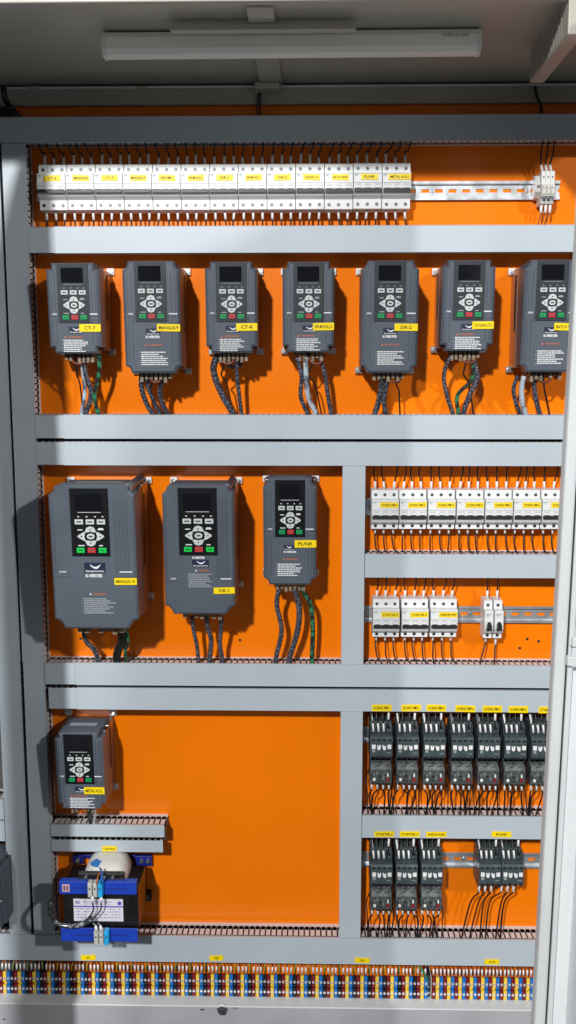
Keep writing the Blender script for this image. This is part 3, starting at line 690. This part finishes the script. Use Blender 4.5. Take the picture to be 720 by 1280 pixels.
mk(MD, (202.3, 291.8, 608, 769.4), (299, 600), 'DR-1', 'dark grey motor drive labelled DR-1, middle of the row of three', kind='big', D=.165, dark=True, key=(.225, .765, .528), groove=.735, side_z=.715,
   logo=(.40, .64, .565, .622), kv=(.41, .58, .540, .558), warn=(.49, .64, .650), lines=(.345, .71, .672, .785), lab=(.70, 1.0, .782, .832), group=G2)
mk(MD, (328.6, 395.6, 599, 732), (388, 598), 'PL/NR', 'smaller dark grey motor drive labelled PL/NR, right end of its row', dark=True, key=(.225, .785, .537), D=.130,
   lab=(.59, 1.0, .568, .638), group=G2, logo=(.385, .585, .615, .665), kv=(.39, .62, .672, .69), warn=(.43, .65, .752), lines=(.27, .73, .79, .915))
mk(SM, (67.3, 127.8, 917, 1012), (139, 890), 'METAL ROLL', 'lone dark grey motor drive above the blue transformer', dark=True, group='lone drive', key=(.20, .80, .655), lab=(.575, 1.0, .70, .79))

mk(SM, (-66, 3.0, 1082, 1160), (0, 1062), 'CT-1', 'dark drive in the neighbouring bay, almost wholly cut off by the left edge', dark=True, group='lone drive in the next bay', lab=(.1, .5, .68, .75))
# drive cables
CBG = 'sheathed cables below the drives'
def cable(pts, label, m=BRAID, r=.0042):
    n = len(pts); r *= 1.12; q = []
    for i, (u, v) in enumerate(pts): q.append((u, v, .085+(.05-.085)*i/(n-1)))
    P = [at(*t) for t in q]; P.append(P[-1]+Vector((0, .006, -.02))); o0 = P[0]
    o = link('cable', MB().tube([p_-o0 for p_ in P], r, 8, 6), m, None, o0); tag(o, label, 'cable', CBG)
def L3(t, where): return '%s below the %s drive, %s' % (t, where[0], where[1])
for pts, lb, m, r in [
 ([(101, 444), (104, 466), (106, 490), (102, 519)], ('grey sheathed cable', ('CT-7', 'left of its three')), BRAIDW, .0036),
 ([(104, 444), (107, 468), (114, 492), (107, 519)], ('dark sheathed cable', ('CT-7', 'middle of its three')), BRAID, .0046),
 ([(124, 444), (124, 466), (118, 494), (123, 519)], ('green and black cable', ('CT-7', 'right of its three')), BRAIDG, .0040),
 ([(177, 468), (177, 485), (183, 504), (191, 519)], ('dark sheathed cable', ('MANGLE-9', 'left of its three')), BRAID, .0046),
 ([(184, 468), (186, 486), (194, 505), (201, 519)], ('grey sheathed cable', ('MANGLE-9', 'middle of its three')), BRAID, .0040),
 ([(207, 468), (200, 486), (203, 504), (210, 519)], ('black sheathed cable', ('MANGLE-9', 'right of its three')), BRAID, .0046),
 ([(271, 444), (267, 464), (277, 492), (292, 519)], ('thick dark cable', ('CT-8', 'leftmost, the thick one')), BRAID, .0058),
 ([(296, 444), (296, 466), (299, 494), (302, 519)], ('thin dark cable', ('CT-8', 'right of the thick one')), BRAID, .0036),
 ([(277, 446), (288, 458), (300, 457), (300, 447)], ('short dark cable loop', ('CT-8', 'close under its terminals')), BRAID, .0034),
 ([(371, 446), (377, 470), (376, 496), (385, 519)], ('dark sheathed cable', ('DRUM ROLL-2', 'left of its three')), BRAID, .0038),
 ([(382, 444), (383, 475), (386, 498), (396, 519)], ('light grey cable', ('DRUM ROLL-2', 'middle of its three')), BRAIDW, .0046),
 ([(400, 446), (406, 468), (410, 494), (414, 519)], ('dark sheathed cable', ('DRUM ROLL-2', 'right of its three')), BRAID, .0040),
 ([(478, 470), (476, 486), (473, 503), (468, 519)], ('dark sheathed cable', ('DR-2', 'left of its two')), BRAID, .0050),
 ([(486, 470), (482, 486), (480, 503), (483, 519)], ('dark sheathed cable', ('DR-2', 'right of its two')), BRAID, .0042),
 ([(564, 442), (555, 468), (559, 496), (567, 519)], ('dark sheathed cable', ('COOLING CYL', 'leftmost of its three')), BRAID, .0036),
 ([(592, 446), (590, 474), (572, 494), (573, 519)], ('green and dark cable', ('COOLING CYL', 'middle of its three')), BRAIDG, .0036),
 ([(590, 444), (596, 472), (586, 496), (579, 519)], ('thick dark cable', ('COOLING CYL', 'rightmost of its three')), BRAID, .0050),
 ([(647, 470), (642, 486), (645, 504), (651, 519)], ('dark sheathed cable', ('BATCH WDR', 'leftmost of its three')), BRAID, .0036),
 ([(655, 470), (652, 486), (653, 504), (657, 519)], ('light grey cable', ('BATCH WDR', 'middle of its three')), BRAIDW, .0046),
 ([(668, 470), (668, 486), (671, 504), (675, 519)], ('dark sheathed cable', ('BATCH WDR', 'rightmost of its three')), BRAID, .0042),
 ([(104, 788), (108, 802), (116, 810), (122, 822)], ('black sheathed cable', ('largest', 'curving at the left')), BRAID, .0046),
 ([(152, 788), (152, 802), (148, 812), (146, 822)], ('thick black cable', ('largest', 'at the right')), WIRE, .0075),
 ([(158, 788), (160, 802), (157, 812), (157, 826)], ('black and green cable', ('largest', 'rightmost')), BRAIDG, .0034),
 ([(240, 770), (242, 788), (246, 806), (248, 825)], ('grey sheathed cable', ('DR-1', 'left of its three')), BRAID, .0036),
 ([(258, 770), (260, 786), (264, 800), (262, 825)], ('thicker grey cable', ('DR-1', 'middle of its three')), BRAID, .0046),
 ([(277, 770), (276, 788), (275, 806), (278, 824)], ('dark sheathed cable', ('DR-1', 'right of its three')), BRAID, .0040),
 ([(349, 735), (346, 756), (352, 788), (345, 822)], ('dark sheathed cable', ('PL/NR', 'left of its three')), BRAID, .0044),
 ([(368, 735), (374, 760), (372, 788), (362, 822)], ('thick dark cable', ('PL/NR', 'middle of its three')), BRAID, .0054),
 ([(376, 735), (388, 756), (391, 786), (390, 824)], ('green and black cable', ('PL/NR', 'right of its three')), BRAIDG, .0044),
 ([(112, 1012), (112, 1018), (113, 1022), (114, 1028)], ('black cable', ('METAL ROLL', 'short, entering the small duct')), WIRE, .0050),
 ([(118, 1012), (119, 1018), (118, 1023), (117, 1030)], ('white cable', ('METAL ROLL', 'short, entering the small duct')), mat('white_cable', (.6, .6, .6), .4), .0026)]:
    cable(pts, L3(*lb), m, r)

for u, v, nm in ((96, 447, 'CT-7'), (193, 470, 'MANGLE-9'), (283, 447, 'CT-8'), (394, 447, 'DRUM ROLL-2'), (492, 470, 'DR-2'), (584, 446, 'COOLING CYL'), (679, 470, 'BATCH WDR')):
    dx = random.uniform(-9, 9); P = [at(u, v-4, .09), at(u+dx*.7, v+12, .085), at(u+dx*1.2, v+22 if v < 460 else v+18, .07), at(u+dx*.6+4, v+34 if v < 460 else v+32, .06), at(u+8, 519, .05), at(u+8, 527, .042)]
    c = link('cable', MB().tube([q-P[0] for q in P], .0017, 6, 6), WIRE, None, P[0]); tag(c, 'thin loose black control wire under the %s drive' % nm, 'cable', CBG)  # thin control wire, only named and grouped as a cable
    P = [at(u-8, v-4, .085), at(u-4, v+6, .09), at(u+6, v+7, .09), at(u+12, v-3, .085)]
    c = link('cable', MB().tube([q-P[0] for q in P], .0024, 6, 6), WRED, None, P[0]); tag(c, 'short brown cable loop close under the %s drive' % nm, 'cable', CBG)
# ------------------------------------------------------------------ transformer
D = .150
a = at(74, 1110, D); b = at(170.5, 1110, D); W = b.x-a.x; xc = (a.x+b.x)/2; zt1 = Z(120, 1102.5, D); zt2 = Z(120, 1118, D); zb1 = Z(120, 1160.5, D); zb2 = Z(120, 1177, D)
o = thing('transformer', (xc, 0, zb2), 'blue framed transformer with a white wound coil, at the lower left', 'transformer')
T = lambda z: z-zb2; w = W/2
link('core', MB().box(-w+.004, w+.001, -D+.012, -.045, T(zb1)-.002, T(zt2)+.008), TBLK, o, bevel=.001)
for z0_, z1_, nm in ((zt2, zt1, 1), (zb2, zb1, 0)):
    m = MB(); m.box(-w, w, -D, -D+.003, T(z0_), T(z1_)); m.box(-w, w, -D+.003, -D+.016, (T(z1_)-.0025) if nm else T(z0_), T(z1_) if nm else T(z0_)+.0025)
    fl = link('frame_flange', m, TBLUE, o, bevel=.0008)
    s = MB(); zz = (T(z0_)+T(z1_))/2; s.box(-w*.62, -w*.18, -D-.0006, -D+.001, zz-.0008, zz+.0008); s.box(w*.22, w*.72, -D-.0006, -D+.001, zz-.0008, zz+.0008); link('slot', s, mat('slot_blue', (.01, .02, .15), .5), fl)
m = MB(); zz = (T(zt1)+T(zt2))/2; m.box(-w+.006, -w+.021, -D-.0008, -D, zz-.008, zz+.008)
k = link('maker_mark', m, mat('mark_pink', (.55, .35, .4), .5), o)
m = MB()
for i in (-1, 1): m.box(-w+.0135+i*.003-.0015, -w+.0135+i*.003+.0015, -D-.0014, -D-.0008, zz-.005, zz+.005)
link('lettering', m, mat('mark_dark', (.12, .04, .10), .5), k)
link('rear_foot', MB().box(-w+.020, w-.004, -.0449, -.004, T(zb1), T(zt2)-.012), TBLK, o)
# rear foot brackets
m = MB(); zf = Z(140, 1075, .012)-zb2
xa_, xb_ = X(91, 1075, .012)-xc, X(190, 1075, .012)-xc
m.box(xa_, xa_+.024, -.014, -.002, zf-.008, zf+.010); m.box(xb_-.036, xb_, -.014, -.002, zf-.012, zf+.010); m.box(xa_+.024, xb_-.036, -.010, -.002, zf+.002, zf+.010)
fb = link('rear_bracket', m, TNAVY, o, bevel=.001)
for q in (xa_+.012, xb_-.022, xb_-.008): link('screw', MB().disc(q, zf, .0045, -.018, -.010, 12), CHROME, fb)
m = MB(); q = at(186, 1120, .012); m.box(q.x-xc-.010, q.x-xc+.006, -.016, -.002, T(q.z)-.010, T(q.z)+.010); fb = link('rear_bracket', m, TBLK, o, bevel=.001)
link('screw', MB().disc(q.x-xc-.001, T(q.z), .005, -.020, -.012, 12), SCREWD, fb)
# coil: rounded winding bulging over the top of the core
m = MB(); cx_ = X(133, 1090, .09)-xc; N = 18; rr = .046; zc_ = T(zt2)+.008; hh = T(Z(133, 1069, .075))-zc_
rings = []
for j in range(9):
    ph = j/8*math.pi/2; sc = math.cos(ph)**.55 if j < 8 else .05; rings.append([(cx_+rr*sc*math.copysign(abs(math.cos(2*math.pi*i/N))**.6, math.cos(2*math.pi*i/N)), -.074+.056*sc*math.copysign(abs(math.sin(2*math.pi*i/N))**.6, math.sin(2*math.pi*i/N)), zc_-.002+(hh+.002)*math.sin(ph)) for i in range(N)])
v = [p_ for r_ in rings for p_ in r_]; f = [[j*N+i, j*N+(i+1) % N, (j+1)*N+(i+1) % N, (j+1)*N+i] for j in range(8) for i in range(N)]+[[8*N+i for i in range(N)]]
m.add(v, f, True)
for j in (5, 6):
    for i in (10, 11, 12): m.mi[j*N+i] = 1
co = link('coil', m, [COIL, mat('patch_blue', (.03, .17, .50), .4)], o)
link('coil_clamp', MB().box(cx_-.048, cx_+.046, -D+.010, -D+.022, T(zt2)+.008, T(zt1)+.013), TBLK, o, bevel=.002)
for q in (-.03, .008, .024): link('bolt', MB().disc(cx_+q, T(zt1)+.007, .0028, -D+.004, -D+.011, 8), CHROME, o)
# nameplate
n0, n1, n2, n3 = X(92.3, 1137, D-.012)-xc, X(154, 1137, D-.012)-xc, T(Z(120, 1151, D-.012)), T(Z(120, 1123.5, D-.012))
y = -D+.012
npl = link('nameplate', MB().box(n0, n1, y-.0012, y+.0005, n2, n3), mat('plate_silver', (.66, .66, .74), .35), o)
h_ = n3-n2; w_ = n1-n0
link('printed_stripe', MB().box(n0, n1, y-.0018, y-.0010, n3-h_*.36, n3-h_*.31), mat('print_purple', (.10, .08, .42), .5), npl)
m = MB(); text(m, 'IND', n0+w_*.04, n0+w_*.14, n3-h_*.22, n3-h_*.08, y-.0016); m.disc(n1-w_*.07, n3-h_*.18, .0042, -.0018+y, y-.001, 12); link('maker_mark', m, mat('print_purple', (.10, .08, .42), .5), npl)
m = MB()
for j in range(4):
    zz = n3-h_*(.44+.13*j); x_ = n0+w_*.06
    while x_ < n1-w_*.08: q = random.uniform(.003, .008); m.box(x_, min(x_+q, n1-w_*.05), y-.0016, y-.001, zz-.0008, zz+.0008); x_ += q+.002+(random.random() < .25)*.006
m.box(n0+w_*.2, n1-w_*.22, y-.0016, y-.001, n3-h_*.12-.0006, n3-h_*.12+.0006); m.box(n0+w_*.24, n1-w_*.26, y-.0016, y-.001, n3-h_*.22-.0006, n3-h_*.22+.0006)
link('fine_print', m, mat('print_grey', (.25, .25, .4), .5), npl)
# terminals on the flanges
for j, (u0, v0, v1) in enumerate(((109.5, 1103, 1120.5), (115.5, 1163, 1180))):
    for i in range(3 if j == 0 else 3):
        q0 = X(u0+i*6.4, 1110, D+.015)-xc; z1_, z0_ = T(Z(120, v0, D+.012)), T(Z(120, v1, D+.012))
        m = MB(); m.box(q0, q0+.0088, -D-.016, -D-.0005, z0_, z1_); m.box(q0+.0010, q0+.0078, -D-.0175, -D-.016, z0_+.003, z1_-.003)
        blk = link('terminal', m, CBLUE if i == 2 else CGREY, o, bevel=.0007)
        link('screw', MB().disc(q0+.0044, (z0_+z1_)/2+.004, .0018, -D-.0185, -D-.016, 8), SCREWD, blk)
# the wires lying over the transformer
for k, u in enumerate((115.5, 126.5)):
    wire([(u, 1120, .163), (u, 1128, .163), (u+1-2*k, 1138, .160), (u-6-4*k, 1148, .158), (u-16-4*k, 1154, .158)], 'black sleeved wire under the upper transformer terminal, %s of two' % ('left', 'right')[k], r=.0014, ferr=(0, 1), group='wires on the transformer', fr=.0028)
    wire([(119.5+7*k, 1171, .166), (120.5+6*k, 1163, .166), (119.5+6*k, 1157, .163), (116+6*k, 1154, .155)], 'wire with white sleeve entering the lower transformer terminal, %s of two' % ('left', 'right')[k], m=WGRY, r=.0013, ferr=(1, 2), group='wires on the transformer', fr=.0028)
wire([(121, 1106, .166), (121, 1100, .168), (124, 1092, .155), (127, 1087, .14)], 'thin orange wire rising from the upper transformer terminal to the coil', m=WORG, r=.0011, group='wires on the transformer', cat='wire')
wire([(126, 1105, .166), (127, 1098, .168), (127, 1090, .155), (125, 1085, .14)], 'blue wire with a blue lug rising from the upper transformer terminal', m=mat('blue_wire', (.01, .12, .5), .4), r=.0020, group='wires on the transformer')
P = [at(*q) for q in ((72, 1118, .09), (65, 1124, .12), (62.5, 1138, .15), (67, 1150, .160), (78, 1156.5, .163), (93, 1157.5, .163), (106, 1154, .162), (116, 1147, .162))]
cd = link('conduit', MB().tube([q-P[0] for q in P], .0044, 10, 10, ribs=.16), CLEAR, None, P[0]); tag(cd, 'clear corrugated conduit looping over the left of the transformer', 'conduit')

# ------------------------------------------------------------------ coloured terminal strip
TBG = 'coloured terminals in the bottom strip'
zt0 = Z(360, 1219.5, .048); NUM = ['first', 'second', 'third', 'fourth', 'fifth', 'sixth', 'seventh', 'eighth', 'ninth', 'tenth', 'eleventh', 'twelfth', 'thirteenth', 'fourteenth', 'fifteenth', 'sixteenth', 'seventeenth', 'eighteenth', 'nineteenth', 'twentieth', 'twenty-first', 'twenty-second', 'twenty-third', 'twenty-fourth', 'twenty-fifth', 'twenty-sixth', 'twenty-seventh', 'twenty-eighth', 'twenty-ninth', 'thirtieth']
def m_tb():
    m = MB(); m.profile([(-.010, -.030), (-.036, -.004), (-.046, -.001), (-.048, -.023), (-.040, -.0240), (-.040, -.0290), (-.048, -.030), (-.048, -.050), (-.036, -.0535), (-.010, -.040)], 0, .0069); return m.mesh('housing')
TBM = {}
for nm, mt in (('black', TB_BLACK), ('maroon', TB_MAR), ('yellow', TB_YEL), ('blue', TB_BLU)):
    me = m_tb(); me.materials.append(mt); TBM[nm] = me
def f_ts():
    m = MB(); m.disc(0, 0, .0027, -.0012, .0005, 10); me = m.mesh('screw'); me.materials.append(mat('bright_screw', (.92, .92, .95), .35, metal=.55)); return me
def f_tm():
    m = MB(); m.box(-.0018, .0018, -.0006, .0005, -.0014, .0014); me = m.mesh('number_tag'); me.materials.append(WHITE2); return me
pw = (X(415.1, 1232, .048)-X(5.9, 1232, .048))/22/4
cnt = {}
def terminal(x, c, run, idx, z):
    o = thing('terminal_block', (x, 0, z), '%s terminal block in the %s %s group of the bottom strip' % (c, NUM[idx], run), 'terminal block', TBG)
    link('housing', TBM[c], None, o)
    link('screw', cached('ts', f_ts), None, o, (.0034, -.0482, -.0145)); link('screw', cached('ts', f_ts), None, o, (.0034, -.0482, -.0380)); link('number_tag', cached('tm', f_tm), None, o, (.0034, -.0405, -.0265))
    return o
TW = MB(); TWM = [WORG, WRED, WYG, WGRN, WHITE2]
def twire(x, z, c, run, idx):
    r_ = {'black': WYG if random.random() < .6 else WGRN, 'maroon': WORG, 'yellow': random.choice([WORG, WRED, WRED]), 'blue': random.choice([WORG, WRED, WRED])}[c]
    nm = {WORG: 'orange', WRED: 'brown', WYG: 'yellow-green', WGRN: 'green', WGRY: 'grey'}[r_]
    xx = x+.0034; s = J(.004); y0 = -.036; j = J(.001)
    TW.join(MB().tube([(xx+s, -.030, zH['H7'][0]+.010), (xx+s*.8, -.030, z+.02), (xx+j, y0, z+.008), (xx, y0, z-.001)], .0013, 6, 4), TWM.index(r_))
    if c != 'black': TW.join(MB().tube([(xx+j, y0, z+.012), (xx, y0, z-.001)], .0021, 8), 4)
xy0 = X(5.9, 1232, .048)-.00345
for gi in range(30):
    for j, c in enumerate(('black', 'maroon', 'yellow', 'blue')):
        x = xy0+((gi-1)*4+j-2)*pw
        if x < X(-6, 1232, .048): continue
        z = zt0+J(.0002); terminal(x, c, 'left-hand', gi, z); twire(x, z, c, 'left-hand', gi)
x_end = xy0+(27*4+1)*pw+pw
xs = X(540.3, 1232, .048)
for gi in range(10):
    for j, c in enumerate(('maroon', 'yellow', 'blue')):
        x = xs+(gi*3+j)*pw
        if x > xr-.012: continue
        z = zt0+J(.0002); terminal(x, c, 'right-hand', gi, z); twire(x, z, c, 'right-hand', gi)
tw = link('thin_wires', TW, TWM); tw['kind'] = 'stuff'; tag(tw, 'row of thin orange, brown and green wires feeding the coloured terminal strip from above', 'wires')
o = thing('end_clamp', (X(534.2, 1232, .04), 0, zt0-.028), 'black and grey end clamp splitting the coloured terminal strip', 'end clamp')
link('clamp_body', MB().profile([(-.006, .026), (-.034, .024), (-.046, .010), (-.046, -.014), (-.036, -.027), (-.006, -.028)], -.003, .0062), TB_BLACK, o, bevel=.0006)
m = MB(); m.disc(.0015, .006, .0030, -.0485, -.045, 10); m.disc(.0015, -.008, .0030, -.0485, -.045, 10); link('screw', m, CHROME, o)
link('end_plate', MB().box(.0064, .0078, -.048, -.006, -.030, .028), OFFW, o)
wire([(520, 1202, .04), (525, 1209, .045), (530, 1217, .048), (534, 1224, .048)], 'green earth wire slanting to the end clamp in the terminal strip', m=WGRN, r=.0022, group='thin wires above the terminal strip')

# ------------------------------------------------------------------ cabinet
FD = .46
zc = Z(360, 107, .0); zroof = zc
cab = thing('electrical_cabinet', (0, -FD/2, Z(360, 1262, 0)), 'open grey steel cabinet with dim roof, right door post and bottom sill', 'cabinet')
ox, oy, oz = cab.location
def cpart(nm, x0, x1, y0, y1, z0, z1, m=STEEL, bevel=.002, parent=None, par=True):
    return link(nm, MB().box(x0-ox, x1-ox, y0-oy, y1-oy, z0-oz, z1-oz), m, parent or cab, (0, 0, 0), bevel)
xR = .70
zbot = Z(360, 1420, .05)
cpart('back_wall', -.85, xR, .030, .034, zbot, zroof+.01, mat('back_wall_paint', (.10, .10, .10), .5), 0)
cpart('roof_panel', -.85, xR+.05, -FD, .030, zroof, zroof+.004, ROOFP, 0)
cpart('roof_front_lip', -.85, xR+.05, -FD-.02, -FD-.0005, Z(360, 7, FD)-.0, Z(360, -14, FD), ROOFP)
# rear roof rail: flanged beam above the panel
zr0, zr1 = Z(360, 130.5, .012), Z(360, 109, .012)
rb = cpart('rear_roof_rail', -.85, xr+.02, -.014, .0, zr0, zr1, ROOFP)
cpart('rail_flange', -.85, xr+.02, -.024, -.0145, zr1-.003, zr1+.001, STEEL, .0008)
for u in (42, 178, 490, 655):
    q = at(u, 109, .02); cpart('weld_tab', q.x-.010, q.x+.010, -.027, -.0245, q.z-.0045, q.z+.0010, ROOFP, .0008)
pt, pb = Z(360, 131, 0), Z(360, 1262, 0)
ps = MB().box(xl0+.006-ox, xr+.02-ox, -oy, .003-oy, pb-oz, pt-oz)
for u, v in [(659, 798.5), (673.3, 801.5), (649.7, 810), (101, 798), (300, 800), (147, 861)]:
    q = at(u, v, 0); h = MB(); h.disc(q.x-ox, q.z-oz, .0028, -.0011-oy, .001-oy, 10); ps.join(h, 1)
link('mounting_panel', ps, [ORANGE, DARK], cab)
# centre roof rib (front to back) and right cross beam
q0 = X(309, 25, .42); q1 = X(343, 25, .42)
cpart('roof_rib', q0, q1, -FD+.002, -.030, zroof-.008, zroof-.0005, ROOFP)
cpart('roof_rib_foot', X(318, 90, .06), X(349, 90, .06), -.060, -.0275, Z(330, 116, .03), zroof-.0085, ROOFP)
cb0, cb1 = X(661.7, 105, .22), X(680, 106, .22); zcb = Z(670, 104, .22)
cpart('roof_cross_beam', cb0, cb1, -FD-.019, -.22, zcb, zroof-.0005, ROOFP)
m = MB()
for k in range(14): m.box(cb0-.0008-ox, cb0+.0004-ox, -.235-k*.0155-oy, -.2375-k*.0155-oy, zcb+.006-oz, zroof-.006-oz)
link('beam_slots', m, mat('beam_groove_paint', (.2, .19, .17), .5), cab)
cpart('fixture_bracket', X(212, 30, .39), X(445, 30, .39), -.392, -.372, Z(330, 37.5, .39), zroof-.0085, ROOFP, .0015)
# side wall, post, door
zA, zB = Z(715, 330, FD), Z(668, 1280, FD); xA, xB = X(720.5, 330, FD), X(668, 1280, FD)
lean = (xB-xA)/(zB-zA)
def leaned(mb):
    return mb.warp(lambda p_: (p_[0]+lean*(p_[2]+oz-zA), p_[1], p_[2]))
px = xA-ox
def lp(nm, x0, x1, y0, y1, m=STEEL, bevel=.003, z0=None, z1=None, parent=None):
    mb = MB().box(px+x0, px+x1, y0-oy, y1-oy, (zbot if z0 is None else z0)-oz, (zroof if z1 is None else z1)-oz)
    return link(nm, leaned(mb), m, parent or cab, (0, 0, 0), bevel)
lp('door_post', 0, .0195, -FD, -FD+.030, bevel=.005)
lp('door_gasket', .0195, .0209, -FD+.0008, -FD+.02, m=GAS, bevel=0)
dw = .60
DOORM = mat('door_inner_paint', (.76, .79, .81), .38, noise=.03, nscale=4, bump=.1, bscale=300)
door = lp('door', .055, .060, -FD-dw, -FD+.016, bevel=.001, m=DOORM)
lp('door_edge', .0209, .0295, -FD-.003, -FD+.02, parent=door, bevel=.002)
lp('door_recess', .0296, .0549, -FD+.010, -FD+.013, parent=door, bevel=0, m=DOORM)
for zz in (Z(700, 812, FD), ):
    h = lp('hinge', .0235, .040, -FD-.013, -FD-.0035, z0=zz-.026, z1=zz+.024, bevel=.003)
    mb = MB(); mb.disc(0, 0, .0058, -.030, .030, 14); mb.warp(lambda p_: (px+.038+p_[0], -FD-.018-oy+p_[2], p_[1]+zz+.028-oz)); link('hinge_pin', leaned(mb), CHROME, h)
    lp('hinge_gap', .0230, .0405, -FD-.0135, -FD-.003, z0=zz+.0075, z1=zz+.0085, m=GAS, bevel=0, parent=h)
    lp('hinge_knuckle', .0175, .031, -FD-.0125, -FD-.0004, z0=zz-.024, z1=zz-.008, bevel=.002, parent=h)
# unseen left post, and a door leaf added to shade the panel's left edge
xp = X(51, 500, 0)
cpart('door_post', xp-.03, xp, -FD, -FD+.02, zbot, zroof, STEEL)
shade_leaf = MB(); q0 = Vector((xp-.030, -FD)); q1 = Vector((xp-.16, -FD-.55))
shade_leaf.add([(q0.x-ox, q0.y-oy, zbot-oz), (q1.x-ox, q1.y-oy, zbot-oz), (q1.x-.02-ox, q1.y-oy, zbot-oz), (q0.x-.02-ox, q0.y-oy, zbot-oz), (q0.x-ox, q0.y-oy, zroof-oz), (q1.x-ox, q1.y-oy, zroof-oz), (q1.x-.02-ox, q1.y-oy, zroof-oz), (q0.x-.02-ox, q0.y-oy, zroof-oz)],
       [(0, 3, 2, 1), (4, 5, 6, 7), (0, 1, 5, 4), (1, 2, 6, 5), (2, 3, 7, 6), (3, 0, 4, 7)])
link('door', shade_leaf, STEEL, cab)
# bottom sill
zs = Z(360, 1255, .07)
cpart('bottom_sill', -.85, xr+.05, -.075, -.0725, zbot, zs-.0045, SILLM, .0005)
cpart('sill_lip', -.85, xr+.05, -.080, -.004, zs-.004, zs, STEEL, .0015)
q = at(277, 1265.5, .09); bt = MB(); bt.disc(q.x-ox, q.z-oz, .0085, -.088-oy, -.076-oy, 6); bt.disc(q.x-ox, q.z-oz, .0042, -.094-oy, -.088-oy, 10); link('bolt', bt, SCREWD, cab)
bt = MB(); bt.disc(q.x-ox, q.z-oz-.001, .0115, -.0775-oy, -.0755-oy, 16); link('washer', bt, CHROME, cab)
for u, v, w_ in ((253, 1262, .004), (294, 1259.5, .006), (5.5, 1274, .0022)):
    q = at(u, v, .0755); link('paint_chip', MB().box(q.x-w_-ox, q.x+w_-ox, -.0762-oy, -.0755-oy, q.z-.0013-oz, q.z+.0013-oz), DARK, cab)

# ------------------------------------------------------------------ lamp fixture under the roof
LD = .325
a = at(129.5, 59, LD); b = at(600, 53, LD); zlc = (a.z+b.z)/2; hl = .0175
fx = thing('lamp_fixture', ((a.x+b.x)/2, -LD, zlc), 'unlit white tube lamp fixture hanging under the dim cabinet roof', 'lamp')
w = (b.x-a.x)/2
m = MB(); m.profile([(-.012, hl), (-.016, hl-.008), (-.0165, -hl+.010), (-.012, -hl+.002), (-.004, -hl), (.010, -hl), (.016, -hl+.006), (.016, hl)], -w+.006, w-.006); link('diffuser', m, LAMPW, fx)
for s in (1, -1): link('end_cap', MB().profile([(-.0135, hl+.001), (-.0175, hl-.008), (-.018, -hl+.010), (-.013, -hl), (-.004, -hl-.001), (.011, -hl-.001), (.017, -hl+.006), (.017, hl+.001)], s*(w-.006), s*w), WHITE, fx, bevel=.001)
m = MB(); text(m, 'SURYA LED', w-.062, w-.020, .0055, .0095, -.0172); link('lettering', m, PRINT, fx)
link('clip', MB().box(.040, .052, -.0185, -.012, hl-.003, hl+.004), SCREWD, fx)
fx.rotation_euler = (0, math.atan2(-(b.z-a.z)*.4, b.x-a.x), 0)
wire([(331, 84, .05), (329, 92, .04), (330, 102, .035), (325, 120, .022), (325, 146, .02)], 'black supply wire dropping from the lamp connector to the top duct', r=.0021, group='wires of the lamp')
wire([(327, 84, .05), (331, 94, .04), (326, 108, .035), (322, 124, .022), (321, 146, .02)], 'second black supply wire beside the first, behind the roof foot', r=.0016, group='wires of the lamp')
o0 = at(331, 84, .10); cn = link('wire_connector', MB().tube([Vector((0, 0, 0)), at(336, 79, .12)-o0], .005, 8), WHITE2, None, o0); tag(cn, 'small white and orange wire connector under the lamp fixture', 'connector')
link('orange_collar', MB().tube([at(336, 79, .12)-o0, at(340, 75.5, .14)-o0], .0042, 8), mat('collar_orange', (.8, .35, .03), .4), cn)
link('white_lead', MB().tube([at(340, 75.5, .14)-o0, at(346, 71, .20)-o0, at(352, 67, .28)-o0], .003, 8), WHITE2, cn)
wire([(669, 108, .03), (671, 120, .03), (676, 133, .03), (677, 146, .03)], 'black wire running down beside the right roof beam', r=.0032, group='wires of the lamp')
wire([(4, 108, .05), (6, 122, .05), (13, 134, .03), (24, 146, .03)], 'thick black cable at the top left corner of the photo', r=.006, m=mat('speckled_cable', (.01, .01, .01), .4, nscale=120, col2=(.3, .3, .3), lo=.55, hi=.7), group='wires of the lamp')

# neighbouring bay: dark device edge seen at the left border
# ------------------------------------------------------------------ light
def lamp(name, kind, loc, tgt, energy, size, col):
    l = bpy.data.lights.new(name, kind); l.energy = energy; l.color = col
    if kind == 'AREA': l.shape = 'RECTANGLE'; l.size = size[0]; l.size_y = size[1]
    elif kind == 'SUN': l.angle = size
    else: l.shadow_soft_size = size
    o_ = bpy.data.objects.new(name, l); COL.objects.link(o_); o_.location = loc
    o_.rotation_euler = (Vector(tgt)-Vector(loc)).to_track_quat('-Z', 'Y').to_euler(); return o_
eye = at(360, 450, 0)
lamp('room_lamp', 'POINT', (-1.07, -5.0, eye.z+2.1), (0, 0, -.3), 1170, .11, (1, .985, .96))
dB = Vector((.85, -1, .5)).normalized(); base = Vector((-.45, 0, -.3))
lamp('room_lamp', 'POINT', base+dB*5.5, base, 395, .10, (1, .98, .94))
w = bpy.data.worlds.new("World"); SC.world = w; w.use_nodes = True
bg = w.node_tree.nodes['Background']; bg.inputs['Color'].default_value = (.93, .97, 1, 1); bg.inputs['Strength'].default_value = .078
SC.view_settings.view_transform = 'Standard'; SC.view_settings.look = 'None'; SC.view_settings.exposure = 0; SC.view_settings.gamma = 1
